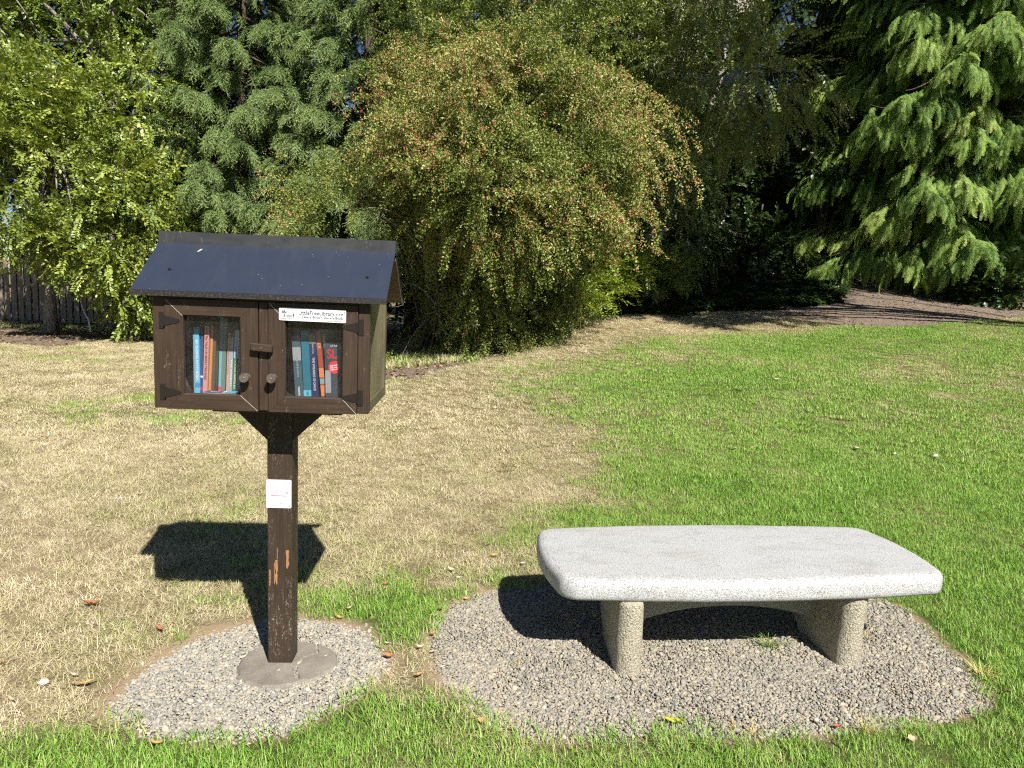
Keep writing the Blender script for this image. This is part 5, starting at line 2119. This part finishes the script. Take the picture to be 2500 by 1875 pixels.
# --- dark maple and other background trees
b = at(1960, 500, 21.5)
broad_tree('maple_tree', 'dark broad-leaved maple between the house and the large cedar', (b[0], 21.5, gz(b[0], 21.5)), (b[0], 21.5, 12),
           [lobe(1965, 30, 20.5, 110, 100, 1.5), lobe(2050, -120, 20.5, 200, 110, 2.0), lobe(2030, 220, 21, 110, 140, 1.4)], 1100, TW_DARK, 'dark_leaf', r0=.2, limbs=14, tint=(.4, .2))
bgd = [('dark leafy tree filling the gap behind the two front spruces', 720, 23.0, [lobe(720, 250, 23, 330, 420, 2.0)], 2600),
       ('dark leafy tree at the far left beyond the fence', -60, 24.0, [lobe(-60, 150, 24, 420, 520, 2.4)], 2600),
       ('dark leafy tree behind the top of the berry shrub', 1180, 22.0, [lobe(1150, 300, 22, 330, 320, 2.0), lobe(1130, 640, 21, 420, 160, 1.4)], 2600),
       ('dark leafy tree behind the lime tree, above the fence', 230, 22.5, [lobe(230, 60, 22.5, 330, 330, 1.8), lobe(200, 420, 22.0, 330, 200, 1.2)], 2600),
       ('dark leafy tree in the gap between house and large cedar', 1930, 27.0, [lobe(1960, 300, 27, 170, 220, 2.0), lobe(1880, 560, 23.0, 170, 130, 1.2)], 2200),
       ('dark leafy tree in front of the house\'s left part', 1560, 20.0, [lobe(1620, 420, 20.5, 200, 160, 1.4), lobe(1500, 330, 19.5, 130, 200, 1.2), lobe(1700, 60, 21.5, 90, 60, .8)], 1800),
       ('tall dark tree beyond the large cedar at far right', 2420, 23.0, [lobe(2420, 100, 23, 430, 480, 2.4)], 2600)]
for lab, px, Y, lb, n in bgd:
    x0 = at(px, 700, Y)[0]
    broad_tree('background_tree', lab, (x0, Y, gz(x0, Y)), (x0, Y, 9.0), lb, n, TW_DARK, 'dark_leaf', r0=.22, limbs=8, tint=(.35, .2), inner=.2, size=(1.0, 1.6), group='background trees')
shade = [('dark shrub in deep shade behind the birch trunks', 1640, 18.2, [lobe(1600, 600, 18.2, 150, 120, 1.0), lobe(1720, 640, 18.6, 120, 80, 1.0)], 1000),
         ('dark thicket in the hollow between birch trunks and large cedar', 1850, 19.0, [lobe(1800, 600, 18.8, 130, 80, 1.0), lobe(1930, 610, 18.6, 90, 70, .8)], 900),
         ('tall dark evergreen bush below the white siding of the house', 1830, 21.0, [lobe(1840, 420, 21.0, 90, 160, .9), lobe(1780, 500, 20.6, 90, 120, .9)], 1100),
         ('dark bush hanging over the shaded bank left of the large cedar', 1990, 18.6, [lobe(1985, 300, 19.5, 110, 90, 1.0), lobe(2040, 420, 18.6, 90, 90, .9)], 800)]
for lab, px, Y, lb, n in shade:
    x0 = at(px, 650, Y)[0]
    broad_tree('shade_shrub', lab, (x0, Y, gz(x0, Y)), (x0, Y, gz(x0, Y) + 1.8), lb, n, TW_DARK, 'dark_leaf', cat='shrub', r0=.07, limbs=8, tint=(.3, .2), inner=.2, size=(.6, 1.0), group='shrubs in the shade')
x0 = at(2000, 640, 24.0)[0]
broad_tree('yellow_shrub', 'sunlit yellow green shrub glimpsed left of the large cedar', (x0, 24.5, gz(x0, 24.5)), (x0, 24.5, gz(x0, 24.5) + 2.5),
           [lobe(2000, 370, 24.5, 70, 60, .8)], 420, TW_LIME, 'elder_leaf', cat='shrub', r0=.05, limbs=5, tint=(.6, .2))

# --- low plants at the back edge of the lawn
for lab, px, py, Y, lb, n, tw, mt, tn in (
        ('bright lime elder with feathery leaves right of the berry shrub', 1465, 735, 13.6, [lobe(1440, 640, 13.4, 60, 65, .5), lobe(1530, 640, 13.8, 75, 70, .6), lobe(1470, 700, 13.2, 60, 40, .4)], 620, TW_ELDER, 'elder_leaf', .5),
        ('small bright lime seedling bush at the foot of the berry shrub', 1425, 760, 12.6, [lobe(1425, 735, 12.6, 38, 30, .3)], 130, TW_ELDER, 'elder_leaf', .6),
        ('dusky green bush right of the lime elder in the shade', 1600, 735, 14.6, [lobe(1610, 670, 14.6, 70, 55, .5)], 420, TW_ELDER, 'green_leaf', .35),
        ('large-leaved dark plant under the right end of the cedar', 2440, 735, 15.6, [lobe(2440, 690, 15.6, 90, 45, .6)], 330, TW_DARK, 'ivy', .5)):
    g0 = at(px, py, Y)
    broad_tree('low_shrub', lab, (g0[0], Y, gz(g0[0], Y)), (g0[0], Y, gz(g0[0], Y) + .5), lb, n, tw, mt, cat='shrub', r0=.018, limbs=7, tint=(tn, .18), inner=.2, size=(.7, 1.15), up=.6)
# ground cover
n = 12000
x, y = rnd(n, at(1480, 720, 14.5)[0], at(2030, 720, 17)[0]), rnd(n, 14.2, 19.5)
k = (vnoise(x, y, .7, 61) > .25) & (y > 14.2 + .35 * np.maximum(0, x - 3.2))
x, y = x[k], y[k]
t = Twig()
for i in range(9):
    a = i * .7
    t.oval((.03 * math.cos(a), .03 * math.sin(a), .05 + .05 * random.random()), (math.cos(a), math.sin(a), .2), (0, 0, 1), .075, .06, .2)
n = len(x)
o = scatter('ground_ivy', [t.out()], np.stack([x, y, terrain(x, y) + rnd(n, -.03, .1)], 1), np.stack([RNG.normal(0, .35, n), RNG.normal(0, .35, n), rnd(n, 0, 6.3)], 1), rnd(n, .7, 1.4), np.zeros(n, int), RNG.random(n), ['ivy'])
tag(o, 'dark ivy ground cover in the shade at the back of the lawn', 'ground cover', kind='stuff')
# weeds fringe at fence foot and shrub foot
n = 360
q = RNG.random(n)
x = np.concatenate([rnd(n // 2, at(-150, 800, 18)[0], at(420, 800, 18)[0]), rnd(n // 2, at(860, 900, 10.6)[0], at(1180, 880, 10.8)[0])])
y = np.concatenate([rnd(n // 2, 17.3, 19.4), rnd(n // 2, 10.3, 11.6)])
wg = [grass_clump(40, .12, .16, .012, .5, .6) for _ in range(3)]
n = len(x)
o = scatter('weedy_fringe', wg, np.stack([x, y, terrain(x, y)], 1), np.stack([0 * x, 0 * x, rnd(n, 0, 6.3)], 1), rnd(n, .35, .9), RNG.integers(0, 3, n), rnd(n, .2, .85), ['grass'])
tag(o, 'straggly weeds along the foot of the fence and the shrub', 'weeds', kind='stuff')


# ------------------------------------------------------------------ fence
def fence():
    e = empty('wooden_fence', (-12.0, 20.0, 0))
    tag(e, 'weathered grey board fence behind the left tree', 'fence')
    bw, pitch, hgt = .138, .188, 1.78
    V, F = cbox(-bw / 2, bw / 2, -.01, .01, 0, hgt, .003)
    me = None
    nb = 56
    for i in range(nb):
        for back in (0, 1):
            x = -5.2 + i * pitch + (pitch / 2 if back else 0)
            if me is None:
                o = mesh_obj('board', V, F, 'fence', e)
                me = o.data
            else:
                o = bpy.data.objects.new('board', me)
                link(o, e)
            o.location = (x + random.uniform(-.008, .008), (.055 if back else -.032) + random.uniform(-.003, .003), random.uniform(-.02, .02) + .03)
            o.rotation_euler = (0, random.gauss(0, .008), random.gauss(0, .02))
    for z in (.26, .95, 1.58):
        V2, F2 = cbox(-5.3, -5.3 + nb * pitch + .1, -.02, .02, z - .045, z + .045, .003)
        mesh_obj('rail', V2, F2, 'rail', e, loc=(0, .0105, 0))
    for i in range(5):
        V2, F2 = cbox(-.045, .045, -.045, .045, -.1, 1.7, .004)
        mesh_obj('post', V2, F2, 'fence', e, loc=(-5.1 + i * 2.44, .115, 0))


fence()


# ------------------------------------------------------------------ house behind the trees
def house():
    Y = 25.5
    xl, xr = at(1180, 300, Y)[0], at(1838, 300, Y)[0]
    z0 = 2.2
    e = empty('house', ((xl + xr) / 2, Y, z0))
    tag(e, 'white clapboard house with dark gutter glimpsed through the birches', 'house')
    w = (xr - xl) / 2
    zt = at(1700, 130, Y)[2] - z0
    V, F = cbox(-w, w, 0, 8, 0, zt + 4.5, .01)
    mesh_obj('wall', V, F, 'beige', e)
    bh = .17
    nb = int(zt / bh)
    bm_ = None
    for i in range(nb):
        if bm_ is None:
            V, F = prism([(-.028, 0), (-.001, 0), (-.001, bh), (-.012, bh)], -w - .01, w + .01, 'x')
            o = mesh_obj('clapboard', V, F, 'siding', e)
            bm_ = o.data
        else:
            o = bpy.data.objects.new('clapboard', bm_)
            link(o, e)
        o.location = (0, 0, i * bh)
    # overhanging upper floor with gutter
    zo = at(1800, 115, Y - .8)[2] - z0
    zg = at(1760, 42, Y - .8)[2] - z0
    V, F = cbox(-w * .55, w + .12, -.9, -.002, zo, zo + 5, .01)
    mesh_obj('upper_floor', V, F, 'beige', e)
    V, F = join(cbox(-w * .56, w + .16, -1.05, -.902, zg - .07, zg + .07, .02), cbox(-w * .56, w + .16, -.99, -.903, zg - .17, zg - .09, .01))
    mesh_obj('gutter', V, F, 'trim', e)
    V, F = prism([(-1.3, zo + 4.9), (9, zo + 4.9), (4, zo + 7.5)], -w - .4, w + .5, 'x')
    mesh_obj('roof', V, F, 'house_roof', e)
    # window with sky in its glass
    for px0, px1, py0, py1 in ((1528, 1660, 98, 158), (1330, 1420, 96, 160)):
        a, b2 = at(px0, py1, Y - .05), at(px1, py0, Y - .05)
        xa, xb, za, zb = a[0] - (xl + xr) / 2, b2[0] - (xl + xr) / 2, a[2] - z0, b2[2] - z0
        wn_ = empty('window')
        wn_.parent = e
        fr = .07
        V, F = join(cbox(xa - fr, xb + fr, -.09, -.03, zb, zb + fr, .005), cbox(xa - fr, xb + fr, -.09, -.03, za - fr, za, .005),
                    cbox(xa - fr, xa, -.088, -.03, za + .001, zb - .001, .005), cbox(xb, xb + fr, -.088, -.03, za + .001, zb - .001, .005))
        mesh_obj('frame', V, F, 'siding', wn_)
        for k in range(2):
            x0_, x1_ = xa + (xb - xa) * k / 2 + .01, xa + (xb - xa) * (k + 1) / 2 - .01
            V = np.array([[x0_, -.05, za], [x1_, -.05, za], [x1_, -.115, zb], [x0_, -.115, zb]])
            V, F = prism([(-.05, za + .01), (-.04, za + .01), (-.04, zb - .01), (-.05, zb - .01)], x0_, x1_, 'x')
            mesh_obj('pane', V, F, 'window_glass', wn_)


house()

# sunlit tan garden wall glimpsed left of the cedar
g0 = at(1905, 545, 25.0)
g1 = at(2010, 430, 25.0)
V, F = cbox(-.05, g1[0] - g0[0] + 1.2, 0, .25, -1.2, g1[2] - g0[2], .02)
o = mesh_obj('garden_wall', V, F, 'beige', None, loc=tuple(g0))
tag(o, 'tan garden wall glimpsed through a gap left of the cedar', 'wall')

# pale dead branch hanging beside the fence, dry twigs
def branch_obj(name, label, pts, r0, r1, m):
    P = np.array(pts)
    o0 = P[0].copy()
    t = np.linspace(0, 1, len(P))
    tt = np.linspace(0, 1, 16)
    Q = np.stack([np.interp(tt, t, P[:, k]) for k in range(3)], 1)
    V, F = tube(Q - o0, np.linspace(r0, r1, 16), 6)
    o = mesh_obj(name, V, F, m, None, True, loc=tuple(o0))
    tag(o, label, 'branch')
    return o


branch_obj('dead_branch', 'bare pale dead branch standing in front of the fence', [at(222, 811, 16.2), at(216, 780, 16.25), at(207, 765, 16.3), at(198, 742, 16.35), at(196, 715, 16.45)], .022, .008, 'siding')


# ------------------------------------------------------------------ fallen leaves and small bits on the ground
def leaf_mesh(L, W, curl, fold, jag_):
    n = 9
    V, F = [], []
    for i in range(n):
        t = i / (n - 1)
        w = W * .5 * (math.sin(math.pi * min(1, t * .96 + .03)) ** .75) * random.uniform(1 - jag_, 1 + jag_)
        x = (t - .5) * L
        z = curl * (t - .5) ** 2 * L * 2.4
        V += [(x, -w, z + fold * w), (x, 0, z), (x, w, z + fold * w * random.uniform(.6, 1.5))]
    for i in range(n - 1):
        for k in range(2):
            a = i * 3 + k
            F.append([a, a + 3, a + 4, a + 1])
    V = np.array(V)
    m = len(V)
    V2 = np.concatenate([V, V - np.array([0, 0, .0006])])
    F2 = F + [[i + m for i in f[::-1]] for f in F]
    ring = [0, 1, 2] + [i * 3 + 2 for i in range(1, n)] + [(n - 1) * 3 + 1] + [i * 3 for i in range(n - 1, 0, -1)]
    for i in range(len(ring)):
        a, b = ring[i], ring[(i + 1) % len(ring)]
        F2.append([b, a, a + m, b + m])
    st = tube(np.array([[-L * .5, 0, curl * .25 * L * 2.4], [-L * .62, .003, curl * .25 * L * 2.4 + .002], [-L * .74, .001, .004]]), .0009, 4)
    return join((V2, F2), st)


LEAVES = [
    (223, 1487, .07, .045, (.36, .15, .05), 'curled rusty brown leaf on dry grass left of the box shadow'),
    (205, 1684, .085, .022, (.5, .34, .13), 'long folded straw-yellow leaf at lower left'),
    (108, 1683, .035, .03, (.6, .54, .4), 'crumpled cream leaf at the far lower left'),
    (183, 1664, .03, .012, (.58, .52, .4), 'small pale sliver of leaf near the straw-yellow leaf'),
    (28, 1722, .03, .011, (.5, .38, .22), 'small tan leaf in the lower left corner'),
    (6, 1634, .025, .02, (.55, .38, .16), 'yellowish leaf at the left edge'),
    (393, 1547, .06, .015, (.45, .17, .08), 'thin red brown leaf left of the round gravel patch'),
    (382, 1832, .035, .017, (.55, .3, .12), 'orange leaf in the green grass below the round gravel'),
    (942, 1437, .034, .03, (.5, .17, .07), 'red orange leaf at the top of the green tuft between gravels'),
    (830, 1514, .042, .018, (.55, .38, .08), 'yellow and black leaf at the back of the round gravel'),
    (850, 1497, .042, .028, (.58, .44, .26), 'pale tan oval leaf behind the round gravel'),
    (948, 1608, .04, .022, (.5, .2, .08), 'orange brown leaf at the right rim of the round gravel'),
    (1022, 1664, .042, .026, (.56, .34, .14), 'orange tan leaf in grass between the gravel patches'),
    (946, 1577, .024, .014, (.6, .55, .46), 'small whitish leaf above the orange leaf by the gravel'),
    (1026, 1591, .032, .018, (.56, .5, .3), 'pale yellow leaf on the dry tuft between the gravels'),
    (1056, 1600, .026, .018, (.55, .45, .42), 'curled pinkish white leaf at left rim of the wide gravel'),
    (1104, 1400, .045, .02, (.56, .46, .3), 'cream folded leaf on dry grass behind the wide gravel'),
    (1119, 1420, .022, .014, (.66, .62, .5), 'small white leaf left of the bench shadow'),
    (1205, 1366, .045, .03, (.52, .36, .12), 'ochre leaf on the grass left of the bench top'),
    (1277, 1384, .03, .022, (.52, .42, .35), 'greyish pink leaf beside the bench\'s left end'),
    (1076, 1493, .03, .02, (.16, .07, .03), 'dark brown curled leaf at the back left of the wide gravel'),
    (1063, 1509, .032, .024, (.6, .52, .36), 'cream round leaf beside the dark curled leaf'),
    (1140, 1466, .034, .013, (.5, .3, .13), 'thin orange leaf left of the bench shadow on gravel'),
    (1057, 1553, .028, .016, (.5, .22, .1), 'brown orange leaf left of the wide gravel'),
    (1177, 1770, .034, .024, (.55, .33, .15), 'orange leaf at the lower left rim of the wide gravel'),
    (1248, 1790, .024, .02, (.5, .36, .22), 'tan leaf at the bottom rim of the wide gravel'),
    (1645, 1770, .075, .034, (.45, .45, .04), 'yellow green leaf lying on the gravel in front of the bench'),
    (2045, 1783, .026, .018, (.45, .1, .1), 'red leaf at the front rim of the wide gravel'),
    (2225, 1818, .032, .028, (.56, .42, .26), 'pale leaf in the grass in front of the bench at right'),
    (2456, 1702, .036, .02, (.5, .38, .2), 'tan leaf at the right tip of the wide gravel'),
    (2090, 1102, .06, .035, (.55, .44, .32), 'curled tan leaf on the green lawn behind the bench'),
    (1791, 1102, .06, .03, (.52, .45, .28), 'small tan leaf on the lawn above the middle of the bench'),
    (2470, 855, .09, .05, (.5, .38, .22), 'tan leaf on the lawn at upper right'),
    (1802, 962, .1, .05, (.56, .5, .32), 'cream leaf far up the lawn'),
    (1894, 932, .1, .05, (.56, .48, .3), 'pale leaf far up the lawn beside the cream one'),
]
LM = {}
for i, (px, py, L, W, c, lab) in enumerate(LEAVES):
    g = ground_at(px, py)
    g1 = ground_at(px, py + 0.6)
    V, F = leaf_mesh(L, W, random.uniform(.12, .5), random.uniform(.15, .6), .12)
    if c not in LM:
        m_ = mat('fallen_leaf_%d' % i, 0.6, 0.25, c)
        h = NT(m_)
        nz = h.noise(h.coord(), 60.0, 4)
        h.color(h.mix(h.ramp(nz, [(0.42, (0, 0, 0)), (0.7, (0.7, 0.7, 0.7))]), c, tuple(v * .45 for v in c)))
        LM[c] = m_
    o = mesh_obj('fallen_leaf', V, F, LM[c], None, True)
    far_ = g[1] > 5
    on_gravel = min(float(poly_dist(GRAVEL1, g[:1], g[1:2])[0]), float(poly_dist(GRAVEL2, g[:1], g[1:2])[0])) < 0.02
    o.location = (g[0], g[1], g[2] + (.010 if on_gravel else .008 if dirt_mask(g[:1], g[1:2])[0] > .3 else .02 if not far_ else .03))
    o.rotation_euler = (random.uniform(-.25, .5), random.uniform(-.2, .2), random.uniform(-.7, .7) + (math.pi if random.random() < .5 else 0))
    tag(o, lab, 'leaf', 'fallen leaves')
# pale stones
for px, py, r, lab in ((2282, 1122, .026, 'pale stone lying on the lawn right of the curled leaf'), (2183, 1116, .016, 'small white stone on the lawn between leaf and larger stone'), (1994, 1769, .010, 'white pebble at the front of the wide gravel')):
    g = ground_at(px, py)
    V, T, _, _ = PEB[random.randrange(7)]
    o = mesh_obj('stone', V * r, T, 'caulk', None, True, loc=(g[0], g[1], g[2] + (.03 if r > .015 else .012)))
    tag(o, lab, 'stone')
# weeds growing in the gravel
for px, py, s, n, ti, lab in ((1875, 1580, 1.4, 34, .15, 'green grass sprig growing in gravel under the bench'), (2395, 1655, 1.3, 44, .62, 'yellow dried tuft at the right end of the gravel'), (1838, 1790, .8, 26, .6, 'small yellow tuft at the front rim of the gravel'),
                          (1790, 1782, .6, 22, .62, 'tiny straw tuft left of the small yellow tuft'), (2110, 1785, .9, 32, .7, 'straw-coloured tuft in front of the right bench leg'), (1590, 1588, .5, 22, .2, 'tiny green weed beside the left bench leg'),
                          (1725, 1585, .5, 20, .22, 'tiny green weed at the shadow edge under the bench'), (1265, 1625, .5, 16, .6, 'small dried weed left of the bench leg'), (2115, 1555, .5, 26, .55, 'brownish weed right of the right bench leg'), (440, 1565, .8, 26, .12, 'dark green sprig at the back left of the round gravel')):
    g = ground_at(px, py)
    V, T, lt, _ = grass_clump(n, .018, .075, .003, .75, .7)
    o = mesh_obj('weed_tuft', V * s, T, 'grass_tuft_green' if ti < .4 else 'grass_tuft_straw', None, False, loc=tuple(g))
    o.rotation_euler = (0, 0, random.uniform(0, 6))
    tag(o, lab, 'weed')

flush_texts()
